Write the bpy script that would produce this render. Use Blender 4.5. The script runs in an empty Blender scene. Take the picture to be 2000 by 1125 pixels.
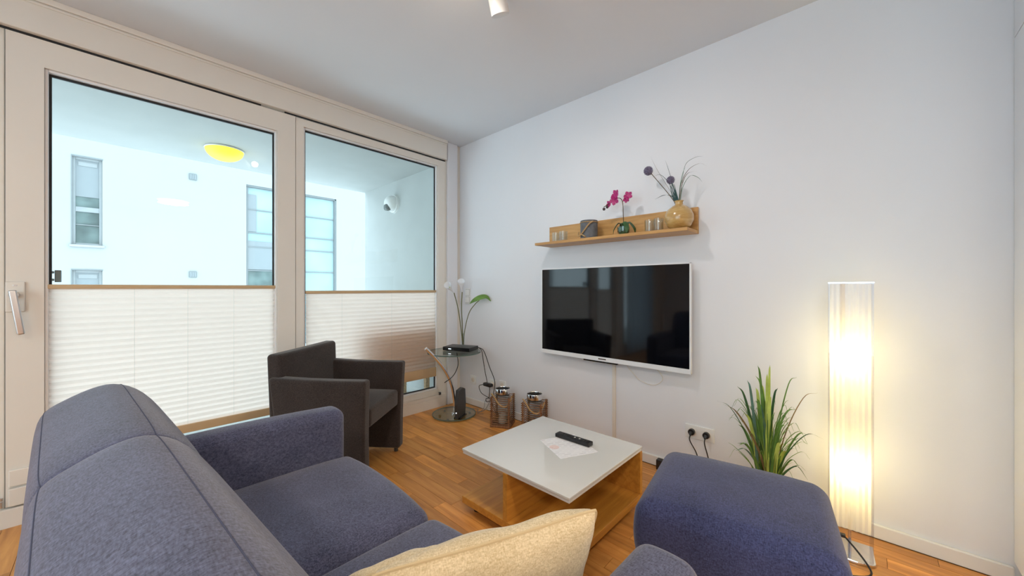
import bpy, math, random
from mathutils import Vector, Matrix, noise
R = math.radians
random.seed(7)
scene = bpy.context.scene
C = scene.collection

# ------------------------------------------------------------------ camera, world, exposure
CAM_H = 1.13
AZ = R(43.3)                                  # viewing direction, angle from +X towards +Y
cam_data = bpy.data.cameras.new('camera')
cam_data.sensor_width = 36.0
cam_data.lens = 36.0 * 726.0 / 2000.0
cam_data.clip_start = 0.02
cam = bpy.data.objects.new('camera', cam_data)
cam.location = (0, 0, CAM_H)
cam.rotation_euler = (R(90), 0, AZ - R(90))
C.objects.link(cam)
scene.camera = cam

world = bpy.data.worlds.new('world')
scene.world = world
world.use_nodes = True
bg = world.node_tree.nodes['Background']
bg.inputs['Color'].default_value = (0.75, 0.90, 1.0, 1)       # even overcast sky
bg.inputs['Strength'].default_value = 3.7

scene.view_settings.view_transform = 'Standard'
scene.view_settings.look = 'None'
scene.view_settings.exposure = 0.20
scene.view_settings.gamma = 1.0
scene.view_settings.use_curve_mapping = False

XW, YW, H = 2.361, 2.971, 2.544               # picture wall, window wall, ceiling height

# ------------------------------------------------------------------ materials
def new_mat(name):
    m = bpy.data.materials.new(name); m.use_nodes = True
    nt = m.node_tree
    return m, nt, nt.nodes['Principled BSDF']

def N(nt, t, **kw):
    n = nt.nodes.new(t)
    for k, v in kw.items():
        if k in n.inputs: n.inputs[k].default_value = v
        else: setattr(n, k, v)
    return n

def ramp(nt, fac, stops):
    r = nt.nodes.new('ShaderNodeValToRGB')
    els = r.color_ramp.elements
    while len(els) < len(stops): els.new(0.5)
    for e, (p, c) in zip(els, stops):
        e.position = p; e.color = (*c, 1)
    nt.links.new(fac, r.inputs['Fac'])
    return r.outputs['Color']

def plain(name, col, rough=0.5, metal=0.0, var=0.04, scale=8.0, bump=0.0, bscale=60.0, spec=None, coat=0.0):
    m, nt, b = new_mat(name)
    tc = N(nt, 'ShaderNodeTexCoord')
    nz = N(nt, 'ShaderNodeTexNoise', Scale=scale, Detail=4.0)
    nt.links.new(tc.outputs['Object'], nz.inputs['Vector'])
    lo = tuple(max(0, c * (1 - var)) for c in col); hi = tuple(min(1, c * (1 + var)) for c in col)
    nt.links.new(ramp(nt, nz.outputs['Fac'], [(0.3, lo), (0.7, hi)]), b.inputs['Base Color'])
    b.inputs['Roughness'].default_value = rough
    b.inputs['Metallic'].default_value = metal
    if spec is not None: b.inputs['Specular IOR Level'].default_value = spec
    if coat: b.inputs['Coat Weight'].default_value = coat
    if bump:
        n2 = N(nt, 'ShaderNodeTexNoise', Scale=bscale, Detail=3.0)
        nt.links.new(tc.outputs['Object'], n2.inputs['Vector'])
        bp = N(nt, 'ShaderNodeBump', Strength=bump, Distance=0.002)
        nt.links.new(n2.outputs['Fac'], bp.inputs['Height'])
        nt.links.new(bp.outputs['Normal'], b.inputs['Normal'])
    return m

def fabric(name, lo, hi, scale=430.0, bump=0.5, speck=0.5):
    """woven upholstery: crossed threads from two stretched noises, plus soft larger mottling"""
    m, nt, b = new_mat(name)
    tc = N(nt, 'ShaderNodeTexCoord')
    outs = []
    for sc in ((scale * 0.9, scale * 0.28, scale * 0.9), (scale * 0.28, scale * 0.9, scale * 0.35)):
        mp = N(nt, 'ShaderNodeMapping'); mp.inputs['Scale'].default_value = sc
        nt.links.new(tc.outputs['Object'], mp.inputs['Vector'])
        nz = N(nt, 'ShaderNodeTexNoise', Scale=1.0, Detail=2.0, Roughness=0.6)
        nt.links.new(mp.outputs['Vector'], nz.inputs['Vector']); outs.append(nz.outputs['Fac'])
    n3 = N(nt, 'ShaderNodeTexNoise', Scale=scale * 0.02, Detail=4.0)
    nt.links.new(tc.outputs['Object'], n3.inputs['Vector'])
    a1 = N(nt, 'ShaderNodeMath', operation='ADD'); nt.links.new(outs[0], a1.inputs[0]); nt.links.new(outs[1], a1.inputs[1])
    mul = N(nt, 'ShaderNodeMath', operation='MULTIPLY_ADD'); mul.inputs[1].default_value = 0.42
    nt.links.new(a1.outputs[0], mul.inputs[0])
    m3 = N(nt, 'ShaderNodeMath', operation='MULTIPLY'); m3.inputs[1].default_value = 0.16
    nt.links.new(n3.outputs['Fac'], m3.inputs[0]); nt.links.new(m3.outputs[0], mul.inputs[2])
    nt.links.new(ramp(nt, mul.outputs[0], [(0.36, lo), (0.64, hi)]), b.inputs['Base Color'])
    b.inputs['Roughness'].default_value = 0.95
    b.inputs['Specular IOR Level'].default_value = 0.15
    b.inputs['Sheen Weight'].default_value = 0.25
    b.inputs['Sheen Roughness'].default_value = 0.5
    bp = N(nt, 'ShaderNodeBump', Strength=bump, Distance=0.0012)
    nt.links.new(mul.outputs[0], bp.inputs['Height']); nt.links.new(bp.outputs['Normal'], b.inputs['Normal'])
    return m

def wood(name, cols, grain=(3.0, 60.0, 60.0), rough=0.4, per_object=0.0, coat=0.0):
    m, nt, b = new_mat(name)
    tc = N(nt, 'ShaderNodeTexCoord')
    mp = N(nt, 'ShaderNodeMapping'); mp.inputs['Scale'].default_value = grain
    oi = N(nt, 'ShaderNodeObjectInfo')
    mulv = N(nt, 'ShaderNodeVectorMath', operation='ADD')
    sc = N(nt, 'ShaderNodeMath', operation='MULTIPLY'); sc.inputs[1].default_value = 37.0
    nt.links.new(oi.outputs['Random'], sc.inputs[0])
    nt.links.new(tc.outputs['Object'], mulv.inputs[0]); nt.links.new(sc.outputs[0], mulv.inputs[1])
    nt.links.new(mulv.outputs[0], mp.inputs['Vector'])
    nz = N(nt, 'ShaderNodeTexNoise', Scale=1.0, Detail=6.0, Roughness=0.6, Distortion=0.6)
    nt.links.new(mp.outputs['Vector'], nz.inputs['Vector'])
    col = ramp(nt, nz.outputs['Fac'], [(0.28, cols[0]), (0.5, cols[1]), (0.72, cols[2])])
    if per_object:
        hsv = N(nt, 'ShaderNodeHueSaturation')
        mr = N(nt, 'ShaderNodeMapRange'); mr.inputs['To Min'].default_value = 1 - per_object; mr.inputs['To Max'].default_value = 1 + per_object
        nt.links.new(oi.outputs['Random'], mr.inputs['Value']); nt.links.new(mr.outputs[0], hsv.inputs['Value'])
        nt.links.new(col, hsv.inputs['Color']); col = hsv.outputs['Color']
    nt.links.new(col, b.inputs['Base Color'])
    b.inputs['Roughness'].default_value = rough
    if coat: b.inputs['Coat Weight'].default_value = coat; b.inputs['Coat Roughness'].default_value = 0.25
    bp = N(nt, 'ShaderNodeBump', Strength=0.12, Distance=0.001)
    nt.links.new(nz.outputs['Fac'], bp.inputs['Height']); nt.links.new(bp.outputs['Normal'], b.inputs['Normal'])
    return m

def thin_glass(name, tint=(0.93, 0.97, 0.97), refl=1.0, ior=1.5):
    m = bpy.data.materials.new(name); m.use_nodes = True
    nt = m.node_tree; nt.nodes.clear()
    out = N(nt, 'ShaderNodeOutputMaterial')
    tr = N(nt, 'ShaderNodeBsdfTransparent'); tr.inputs['Color'].default_value = (*tint, 1)
    gl = N(nt, 'ShaderNodeBsdfGlossy'); gl.inputs['Roughness'].default_value = 0.0
    lw = N(nt, 'ShaderNodeLayerWeight'); lw.inputs['Blend'].default_value = 0.5      # Facing: same from both sides
    pw = N(nt, 'ShaderNodeMath', operation='POWER'); pw.inputs[1].default_value = 4.0
    nt.links.new(lw.outputs['Facing'], pw.inputs[0])
    f0 = ((ior - 1) / (ior + 1)) ** 2
    mu = N(nt, 'ShaderNodeMath', operation='MULTIPLY_ADD'); mu.inputs[1].default_value = (1 - f0) * refl * 0.7; mu.inputs[2].default_value = f0 * refl
    nt.links.new(pw.outputs[0], mu.inputs[0])
    mx = N(nt, 'ShaderNodeMixShader')
    nt.links.new(mu.outputs[0], mx.inputs[0])
    nt.links.new(tr.outputs[0], mx.inputs[1]); nt.links.new(gl.outputs[0], mx.inputs[2])
    nt.links.new(mx.outputs[0], out.inputs['Surface'])
    return m

def translucent(name, col, trans=0.6, through=0.0, fine=0.0, warm=None):
    m = bpy.data.materials.new(name); m.use_nodes = True
    nt = m.node_tree; nt.nodes.clear()
    out = N(nt, 'ShaderNodeOutputMaterial')
    df = N(nt, 'ShaderNodeBsdfDiffuse'); ts = N(nt, 'ShaderNodeBsdfTranslucent')
    tc = N(nt, 'ShaderNodeTexCoord')
    mp = N(nt, 'ShaderNodeMapping'); mp.inputs['Scale'].default_value = (30, 30, 260)
    nz = N(nt, 'ShaderNodeTexNoise', Scale=1.0, Detail=3.0)
    nt.links.new(tc.outputs['Object'], mp.inputs['Vector']); nt.links.new(mp.outputs['Vector'], nz.inputs['Vector'])
    c = ramp(nt, nz.outputs['Fac'], [(0.3, tuple(x * (1 - fine) for x in col)), (0.7, col)])
    nt.links.new(c, df.inputs['Color'])
    ts.inputs['Color'].default_value = (*(warm or col), 1)
    mx = N(nt, 'ShaderNodeMixShader'); mx.inputs[0].default_value = trans
    nt.links.new(df.outputs[0], mx.inputs[1]); nt.links.new(ts.outputs[0], mx.inputs[2])
    last = mx.outputs[0]
    if through:
        tp = N(nt, 'ShaderNodeBsdfTransparent')
        m2 = N(nt, 'ShaderNodeMixShader'); m2.inputs[0].default_value = through
        nt.links.new(last, m2.inputs[1]); nt.links.new(tp.outputs[0], m2.inputs[2]); last = m2.outputs[0]
    nt.links.new(last, out.inputs['Surface'])
    return m

def emissive(name, col, strength):
    m, nt, b = new_mat(name)
    b.inputs['Base Color'].default_value = (*col, 1)
    b.inputs['Emission Color'].default_value = (*col, 1)
    b.inputs['Emission Strength'].default_value = strength
    return m

def paper_mat():
    m, nt, b = new_mat('printed paper')
    tc = N(nt, 'ShaderNodeTexCoord')
    br = N(nt, 'ShaderNodeTexBrick', Scale=1.0)
    br.inputs['Color1'].default_value = (0.62, 0.62, 0.66, 1); br.inputs['Color2'].default_value = (0.86, 0.86, 0.88, 1)
    br.inputs['Mortar'].default_value = (0.88, 0.88, 0.90, 1)
    br.inputs['Brick Width'].default_value = 0.05; br.inputs['Row Height'].default_value = 0.016
    br.inputs['Mortar Size'].default_value = 0.006
    nt.links.new(tc.outputs['Object'], br.inputs['Vector'])
    gr = N(nt, 'ShaderNodeTexGradient', gradient_type='SPHERICAL')
    mp = N(nt, 'ShaderNodeMapping'); mp.inputs['Location'].default_value = (2.2, -0.3, 0); mp.inputs['Scale'].default_value = (30, 30, 30)
    nt.links.new(tc.outputs['Object'], mp.inputs['Vector']); nt.links.new(mp.outputs['Vector'], gr.inputs['Vector'])
    mx = N(nt, 'ShaderNodeMixRGB'); mx.inputs['Color2'].default_value = (0.85, 0.5, 0.42, 1)
    mu = N(nt, 'ShaderNodeMath', operation='GREATER_THAN'); mu.inputs[1].default_value = 0.25
    nt.links.new(gr.outputs['Fac'], mu.inputs[0]); 
    m3 = N(nt, 'ShaderNodeMath', operation='MULTIPLY'); m3.inputs[1].default_value = 0.45
    nt.links.new(mu.outputs[0], m3.inputs[0]); nt.links.new(m3.outputs[0], mx.inputs['Fac'])
    nt.links.new(br.outputs['Color'], mx.inputs['Color1']); nt.links.new(mx.outputs[0], b.inputs['Base Color'])
    b.inputs['Roughness'].default_value = 0.6
    return m

M = dict(
    wall=plain('white wall paint', (0.79, 0.795, 0.83), 0.9, var=0.012, scale=2, bump=0.05, bscale=220),
    ceiling=plain('white ceiling paint', (0.73, 0.75, 0.79), 0.95, var=0.01, scale=2),
    frame=plain('white lacquered frame', (0.82, 0.775, 0.71), 0.35, var=0.01),
    bead=plain('white glazing bead', (0.85, 0.85, 0.86), 0.35, var=0.01),
    gasket=plain('black rubber gasket', (0.012, 0.016, 0.02), 0.6),
    base=plain('white skirting', (0.80, 0.79, 0.77), 0.4, var=0.01),
    parquet=wood('oiled oak parquet', [(0.47, 0.185, 0.038), (0.66, 0.285, 0.066), (0.80, 0.385, 0.105)], (26, 2.2, 26), 0.42, per_object=0.20, coat=0.12),
    subfloor=plain('dark joint', (0.10, 0.045, 0.016), 0.8),
    oak=wood('oak veneer', [(0.45, 0.185, 0.028), (0.57, 0.26, 0.043), (0.67, 0.33, 0.062)], (3, 40, 40), 0.38),
    oaky=wood('oak veneer lengthwise', [(0.42, 0.21, 0.065), (0.54, 0.29, 0.095), (0.64, 0.36, 0.13)], (40, 3, 40), 0.4),
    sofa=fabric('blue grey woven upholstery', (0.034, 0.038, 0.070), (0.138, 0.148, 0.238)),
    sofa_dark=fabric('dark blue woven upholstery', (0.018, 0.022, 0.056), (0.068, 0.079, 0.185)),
    chair=fabric('dark brown woven upholstery', (0.018, 0.014, 0.013), (0.066, 0.050, 0.046)),
    piping=plain('blue grey piping', (0.058, 0.066, 0.115), 0.9),
    linen=fabric('beige linen', (0.52, 0.41, 0.23), (0.82, 0.70, 0.49), scale=520, bump=0.35),
    linen_pipe=plain('beige linen piping', (0.62, 0.49, 0.29), 0.9),
    white_glass=plain('white back painted glass', (0.74, 0.75, 0.73), 0.12, var=0.0, coat=0.6),
    glass_edge=plain('glass edge', (0.30, 0.36, 0.36), 0.15),
    chrome=plain('polished chrome', (0.80, 0.80, 0.82), 0.08, 1.0, var=0.02),
    steel=plain('brushed steel', (0.62, 0.62, 0.63), 0.32, 1.0, var=0.05),
    black=plain('black plastic', (0.014, 0.014, 0.016), 0.35),
    black_gloss=plain('black gloss plastic', (0.008, 0.008, 0.010), 0.12),
    dark_grey=plain('dark grey plastic', (0.045, 0.047, 0.05), 0.4),
    grey=plain('grey plastic', (0.16, 0.17, 0.18), 0.4),
    white_plastic=plain('white plastic', (0.80, 0.80, 0.79), 0.35, var=0.01),
    cream_plastic=plain('cream plastic duct', (0.76, 0.70, 0.62), 0.5, var=0.01),
    tv_white=plain('white lacquered casing', (0.80, 0.81, 0.83), 0.3, var=0.0),
    screen=plain('black glossy screen', (0.002, 0.0025, 0.004), 0.06, var=0.0, spec=0.45),
    blind=translucent('pleated blind fabric', (0.97, 0.88, 0.78), 0.82, fine=0.08, warm=(1.0, 0.81, 0.72)),
    blind_rail=plain('beige aluminium rail', (0.60, 0.42, 0.24), 0.45),
    shade=translucent('pleated lamp fabric', (0.93, 0.91, 0.90), 0.62, 0.30),
    acrylic=thin_glass('clear acrylic', (0.95, 0.95, 0.98), 0.8),
    curtain=translucent('sheer pale blue curtain', (0.62, 0.72, 0.82), 0.55, 0.15),
    glass=thin_glass('window glass', (0.94, 0.99, 0.992), 0.85, 1.4),
    tumbler=thin_glass('tumbler glass', (0.93, 0.96, 0.97), 1.5, 1.5),
    table_glass=thin_glass('table glass', (0.84, 0.91, 0.88), 1.3, 1.5),
    green_edge=plain('green glass edge', (0.10, 0.16, 0.14), 0.1),
    twig=wood('willow twig', [(0.12, 0.05, 0.022), (0.23, 0.105, 0.045), (0.36, 0.19, 0.09)], (40, 40, 8), 0.6),
    rope=plain('sisal rope', (0.46, 0.29, 0.13), 0.9, var=0.25, scale=180, bump=0.6, bscale=300),
    candle=plain('ivory wax', (0.75, 0.70, 0.60), 0.5),
    stone=plain('grey stoneware', (0.115, 0.12, 0.13), 0.7, var=0.2, scale=40),
    vase_wood=wood('turned mango wood', [(0.40, 0.22, 0.06), (0.54, 0.33, 0.11), (0.62, 0.42, 0.18)], (14, 14, 50), 0.2, coat=0.7),
    orchid=plain('magenta petals', (0.40, 0.015, 0.15), 0.5, var=0.35, scale=120),
    orchid_bud=plain('dark bud', (0.06, 0.035, 0.04), 0.6),
    allium=plain('dusty violet blossom', (0.20, 0.17, 0.26), 0.8, var=0.4, scale=220),
    leaf_dark=plain('dark green leaf', (0.035, 0.10, 0.03), 0.45, var=0.3, scale=20),
    leaf=plain('green leaf', (0.13, 0.25, 0.045), 0.45, var=0.35, scale=14),
    leaf_lime=plain('lime leaf', (0.48, 0.56, 0.11), 0.5, var=0.3, scale=14),
    leaf_blue=plain('blue green leaf', (0.11, 0.21, 0.15), 0.5, var=0.3, scale=14),
    leaf_tan=plain('withered leaf', (0.25, 0.16, 0.06), 0.6, var=0.3, scale=14),
    stem_brown=plain('brown stem', (0.09, 0.055, 0.02), 0.6),
    stem_olive=plain('olive stem', (0.14, 0.14, 0.045), 0.6),
    teal_stem=plain('teal stem', (0.02, 0.075, 0.075), 0.6),
    calla=plain('white calla spathe', (0.82, 0.84, 0.88), 0.5, var=0.02),
    pot=plain('white ceramic', (0.75, 0.74, 0.72), 0.25),
    soil=plain('potting soil', (0.03, 0.02, 0.012), 0.95, var=0.4, scale=90),
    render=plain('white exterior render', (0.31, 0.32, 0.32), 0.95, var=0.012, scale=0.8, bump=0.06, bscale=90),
    loggia=plain('white loggia render', (0.45, 0.46, 0.45), 0.95, var=0.03, scale=5, bump=0.25, bscale=120),
    far_frame=plain('grey window frame', (0.16, 0.175, 0.18), 0.5),
    far_frame_white=plain('pale window frame', (0.24, 0.255, 0.26), 0.5),
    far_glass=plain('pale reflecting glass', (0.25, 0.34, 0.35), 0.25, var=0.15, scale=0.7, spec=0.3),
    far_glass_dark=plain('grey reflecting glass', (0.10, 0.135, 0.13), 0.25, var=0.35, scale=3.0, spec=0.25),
    far_blind=plain('lowered grey blind', (0.20, 0.22, 0.23), 0.7, var=0.02),
    vent=plain('grey vent', (0.16, 0.18, 0.18), 0.6),
    outdoor=plain('brown resin weave', (0.62, 0.43, 0.26), 0.7, var=0.3, scale=80),
    deck=plain('pale concrete deck', (0.52, 0.52, 0.50), 0.9, var=0.08, scale=4),
    yellow_lamp=emissive('lit yellow glass', (1.0, 0.80, 0.05), 1.15),
    bulb=emissive('warm bulb', (1.0, 0.85, 0.58), 25.0),
    diffuser=emissive('warm diffuser', (1.0, 0.84, 0.64), 6.0),  # glow of the added fill lamps only
    led=emissive('white indicator', (0.8, 0.9, 1.0), 2.0),
    paper=paper_mat(),
)

# ------------------------------------------------------------------ mesh builder
class MB:
    def __init__(s): s.v, s.f = [], []
    def add(s, vs, fs):
        o = len(s.v); s.v += [tuple(p) for p in vs]; s.f += [tuple(i + o for i in q) for q in fs]; return s
    def box(s, x0, x1, y0, y1, z0, z1, mat=None):
        vs = [Vector(p) for p in ((x0,y0,z0),(x1,y0,z0),(x1,y1,z0),(x0,y1,z0),(x0,y0,z1),(x1,y0,z1),(x1,y1,z1),(x0,y1,z1))]
        if mat: vs = [mat @ p for p in vs]
        return s.add(vs, [(0,3,2,1),(4,5,6,7),(0,1,5,4),(1,2,6,5),(2,3,7,6),(3,0,4,7)])
    def rbox(s, c, half, r, k=4, m=6, fn=None, mat=None):
        """rounded box, optional per-vertex shaping fn(unit xyz, xyz) -> xyz"""
        r = min(r, min(half) * 0.999)
        ax = []
        for h in half:
            inner = h - r
            lst = [-inner + 2 * inner * i / m for i in range(m + 1)]
            off = [r * math.tan(R(45) * j / k) for j in range(1, k + 1)]
            ax.append([-(inner + o) for o in reversed(off)] + lst + [inner + o for o in off])
        idx, vs, fs = {}, [], []
        def vid(p):
            key = tuple(round(q, 7) for q in p)
            if key not in idx:
                q = Vector([max(-(h - r), min(h - r, t)) for t, h in zip(p, half)])
                d = Vector(p) - q
                w = q + d.normalized() * r
                if fn: w = Vector(fn((w.x / half[0], w.y / half[1], w.z / half[2]), w))
                w = w + Vector(c)
                if mat: w = mat @ w
                idx[key] = len(vs); vs.append(w)
            return idx[key]
        for a in range(3):
            b, d = (a + 1) % 3, (a + 2) % 3
            for sg in (-1, 1):
                A, B = ax[b], ax[d]
                for i in range(len(A) - 1):
                    for j in range(len(B) - 1):
                        q = []
                        for (u, w) in ((A[i], B[j]), (A[i+1], B[j]), (A[i+1], B[j+1]), (A[i], B[j+1])):
                            p = [0, 0, 0]; p[a] = sg * half[a]; p[b] = u; p[d] = w; q.append(vid(p))
                        fs.append(q if sg > 0 else q[::-1])
        return s.add(vs, fs)
    def cyl(s, p0, p1, r0, r1=None, n=16, caps=True):
        r1 = r0 if r1 is None else r1
        return s.sweep([p0, p1], [r0, r1], n, caps)
    def sweep(s, pts, rad, n=8, caps=True):
        pts = [Vector(p) for p in pts]
        if not isinstance(rad, (list, tuple)): rad = [rad] * len(pts)
        t0 = (pts[1] - pts[0]).normalized()
        up = Vector((0, 0, 1)) if abs(t0.z) < 0.9 else Vector((1, 0, 0))
        u = t0.cross(up).normalized()
        vs, fs = [], []
        for i, p in enumerate(pts):
            t = (pts[min(i + 1, len(pts) - 1)] - pts[max(i - 1, 0)]).normalized()
            u = (u - t * u.dot(t)).normalized(); w = t.cross(u)
            for k in range(n):
                a = 2 * math.pi * k / n
                vs.append(p + (u * math.cos(a) + w * math.sin(a)) * rad[i])
        for i in range(len(pts) - 1):
            for k in range(n):
                fs.append((i*n+k, i*n+(k+1)%n, (i+1)*n+(k+1)%n, (i+1)*n+k))
        if caps:
            fs.append(tuple(range(n))[::-1]); fs.append(tuple((len(pts)-1)*n + k for k in range(n)))
        return s.add(vs, fs)
    def curve(s, pts, rad, n=8, sub=8):
        return s.sweep(spline(pts, sub), rad, n)
    def lathe(s, prof, c=(0, 0, 0), n=32, closed=False):
        vs, fs = [], []
        for (r, z) in prof:
            for k in range(n):
                a = 2 * math.pi * k / n
                vs.append((c[0] + r * math.cos(a), c[1] + r * math.sin(a), c[2] + z))
        m = len(prof)
        for i in range(m if closed else m - 1):
            j = (i + 1) % m
            for k in range(n):
                fs.append((i*n+k, i*n+(k+1)%n, j*n+(k+1)%n, j*n+k))
        return s.add(vs, fs)
    def prism(s, poly, z0, z1):
        n = len(poly)
        vs = [(x, y, z0) for x, y in poly] + [(x, y, z1) for x, y in poly]
        return s.add(vs, [tuple(range(n))[::-1], tuple(range(n, 2*n))] + [(k, (k+1)%n, n+(k+1)%n, n+k) for k in range(n)])
    def strip(s, pts, widths, side, fold=0.0):
        """leaf blade: centre line with two edges, folded along the middle"""
        side = Vector(side).normalized(); vs, fs = [], []
        for i, p in enumerate(pts):
            p = Vector(p); t = (Vector(pts[min(i+1, len(pts)-1)]) - Vector(pts[max(i-1, 0)])).normalized()
            sd = (side - t * side.dot(t)).normalized(); nn = t.cross(sd)
            w = widths[i]
            vs += [p - sd * w + nn * fold * w, p, p + sd * w + nn * fold * w]
        for i in range(len(pts) - 1):
            for k in (0, 1): fs.append((i*3+k, i*3+k+1, (i+1)*3+k+1, (i+1)*3+k))
        return s.add(vs, fs)
    def mesh(s, name, mat, smooth=False):
        me = bpy.data.meshes.new(name); me.from_pydata(s.v, [], s.f); me.update()
        me.materials.append(M[mat] if isinstance(mat, str) else mat)
        if smooth: me.polygons.foreach_set('use_smooth', [True] * len(me.polygons))
        return me
    def build(s, name, mat, parent=None, smooth=False, bevel=0.0, loc=None):
        o = bpy.data.objects.new(name, s.mesh(name, mat, smooth)); C.objects.link(o)
        if parent: o.parent = parent
        if loc: o.location = loc
        if bevel:
            b = o.modifiers.new('bevel', 'BEVEL'); b.width = bevel; b.segments = 2; b.limit_method = 'ANGLE'
        elif smooth:
            try:
                o.data.set_sharp_from_angle(angle=R(42))
            except Exception: pass
        return o

def spline(pts, sub=8):
    P = [Vector(p) for p in pts]
    P = [P[0] * 2 - P[1]] + P + [P[-1] * 2 - P[-2]]
    out = []
    for i in range(1, len(P) - 2):
        a, b, c, d = P[i-1], P[i], P[i+1], P[i+2]
        for k in range(sub):
            t = k / sub
            out.append(0.5 * ((2*b) + (c-a)*t + (2*a-5*b+4*c-d)*t*t + (3*b-a-3*c+d)*t**3))
    out.append(P[-2]); return out

def tag(o, label, cat, group=None, kind=None):
    o['label'] = label; o['category'] = cat
    if group: o['group'] = group
    if kind: o['kind'] = kind
    return o

def thing(name, label, cat, loc=(0, 0, 0), rz=0.0, group=None, kind=None):
    o = bpy.data.objects.new(name, None); o.empty_display_size = 0.05; C.objects.link(o)
    o.location = loc; o.rotation_euler = (0, 0, rz)
    return tag(o, label, cat, group, kind)

def copy_tree(o, parent=None):
    c = o.copy(); C.objects.link(c)
    if parent: c.parent = parent
    for ch in list(o.children): copy_tree(ch, c)
    return c

def light(name, typ, loc, energy, col, parent=None, **kw):
    d = bpy.data.lights.new(name, typ); d.energy = energy; d.color = col
    for k, v in kw.items(): setattr(d, k, v)
    o = bpy.data.objects.new(name, d); C.objects.link(o); o.location = loc
    if parent: o.parent = parent
    return o

def holes_wall(mb, u0, u1, z0, z1, holes, put):
    """rectangle u0..u1 x z0..z1 minus rectangular holes, cut into blocks; put(mb,u0,u1,z0,z1)"""
    us = sorted({u0, u1, *[h[0] for h in holes], *[h[1] for h in holes]})
    for a, b in zip(us[:-1], us[1:]):
        cuts = sorted((h[2], h[3]) for h in holes if h[0] < (a+b)/2 < h[1])
        z = z0
        for c, d in cuts:
            if c > z + 1e-6: put(mb, a, b, z, c)
            z = max(z, d)
        if z1 > z + 1e-6: put(mb, a, b, z, z1)
    return mb

# ================================================================== THE ROOM
XL, YB = -3.0, -3.2                            # far side wall and back wall, behind the camera
# ---- floor: strip parquet laid towards the windows
floor = thing('floor', 'brown oiled oak strip parquet floor', 'floor', kind='structure')
MB().box(XL, XW, YB, YW, -0.05, -0.006).build('subfloor', 'subfloor', floor)
PW, PL = 0.078, 0.47
def pix(p):
    fx, fy = math.cos(AZ), math.sin(AZ)
    d = p[0] * fx + p[1] * fy
    if d < 0.15: return None
    return 1000 + 726 * (p[0] * fy - p[1] * fx) / d, 562.5 - 726 * (p[2] - CAM_H) / d, d
plank_mesh = MB().box(-PW/2 + 0.0007, PW/2 - 0.0007, -PL/2 + 0.0007, PL/2 - 0.0007, -0.012, 0.0).mesh('plank', 'parquet')
near, rest = [], MB()
nx = int((XW - XL) / PW) + 1
for i in range(nx):
    x = XW - PW * (i + 0.5)
    if x - PW/2 < XL: continue
    y = YB + random.uniform(-PL, 0)
    while y < YW:
        a, b = max(y, YB), min(y + PL, YW - 0.03)
        if b - a > 0.02:
            q = pix((x, (a+b)/2, 0))
            seen = q and -60 < q[0] < 2060 and q[1] < 1180 and not (-0.2 < x < 0.62 and 0.25 < (a+b)/2 < 1.66)
            if seen: near.append((q[2], x, a, b))
            else: rest.box(x - PW/2 + 0.0007, x + PW/2 - 0.0007, a + 0.0007, b - 0.0007, -0.012, 0.0)
        y += PL
near.sort()
for q, x, a, b in near[290:]:
    rest.box(x - PW/2 + 0.0007, x + PW/2 - 0.0007, a + 0.0007, b - 0.0007, -0.012, 0.0)
for q, x, a, b in near[:290]:
    o = bpy.data.objects.new('plank', plank_mesh); C.objects.link(o); o.parent = floor
    o.location = (x, (a+b)/2, random.uniform(-0.0004, 0.0)); o.scale = (1, (b-a)/PL, 1)
fr = rest.build('plank_field', 'parquet', floor); fr['kind'] = 'stuff'

tag(MB().box(XL - 0.2, XW + 0.2, YB - 0.2, YW + 0.15, H, H + 0.25).build('ceiling', 'ceiling'), 'smooth white painted ceiling', 'ceiling', kind='structure')
tag(MB().box(XW, XW + 0.2, YB - 0.2, YW + 0.05, -0.05, H + 0.1).build('wall_right', 'wall'), 'white painted wall that carries the television', 'wall', kind='structure')
tag(MB().box(XL - 0.2, XW + 0.2, YB - 0.2, YB, -0.05, H + 0.1).build('wall_back', 'wall'), 'white painted wall behind the camera', 'wall', kind='structure')
# side wall with an opening for the added, unseen daylight window
lw = MB(); holes_wall(lw, YB, YW, -0.05, H + 0.1, [(-1.6, 1.6, 0.1, 2.35)], lambda m, a, b, c, d: m.box(XL - 0.2, XL, a, b, c, d))
tag(lw.build('wall_left', 'wall'), 'white painted wall facing the television', 'wall', kind='structure')

# ---- window wall: header, plinth, pier in the corner
FY = 2.935                                       # room face of the frames
wf = MB()
wf.box(XL, 2.175, 2.905, YW + 0.05, 2.362, H + 0.1)                  # header box above the frames
wf.box(XL, 2.175, 2.925, YW + 0.05, -0.05, 0.088)                    # plinth under the frames
wf.box(2.175, XW + 0.2, 2.945, YW + 0.05, -0.05, H + 0.1)            # corner pier
wf.box(XL, -2.35, 2.925, YW + 0.05, 0.088, 2.362)
wf.box(-1.25, -1.0, 2.925, YW + 0.05, 0.088, 2.362)
tag(wf.build('wall_front', 'frame', bevel=0.004), 'white window wall with deep header panel over the frames', 'wall', kind='structure')
tag(MB().box(2.192, 2.312, 2.918, 2.945, 0.0, H).build('trim_1', 'wall', bevel=0.006), 'slim white pier strip in the corner beside the window', 'trim', kind='structure')
tr = MB(); tr.box(XL, 2.175, 2.893, 2.905, H - 0.030, H); tr.box(XL, 2.175, 2.899, 2.905, H - 0.046, H - 0.034)
tag(tr.build('trim_2', 'frame', bevel=0.003), 'thin white cover moulding under the ceiling above the windows', 'trim', kind='structure')
gp = MB(); gp.box(-0.98, 0.66, 2.934, 2.94, 2.3525, 2.3618); gp.box(0.80, 2.172, 2.934, 2.94, 2.3535, 2.3618)
tag(gp.build('trim_3', 'gasket'), 'dark shadow gap between header panel and window frames', 'trim', kind='structure')

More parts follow.
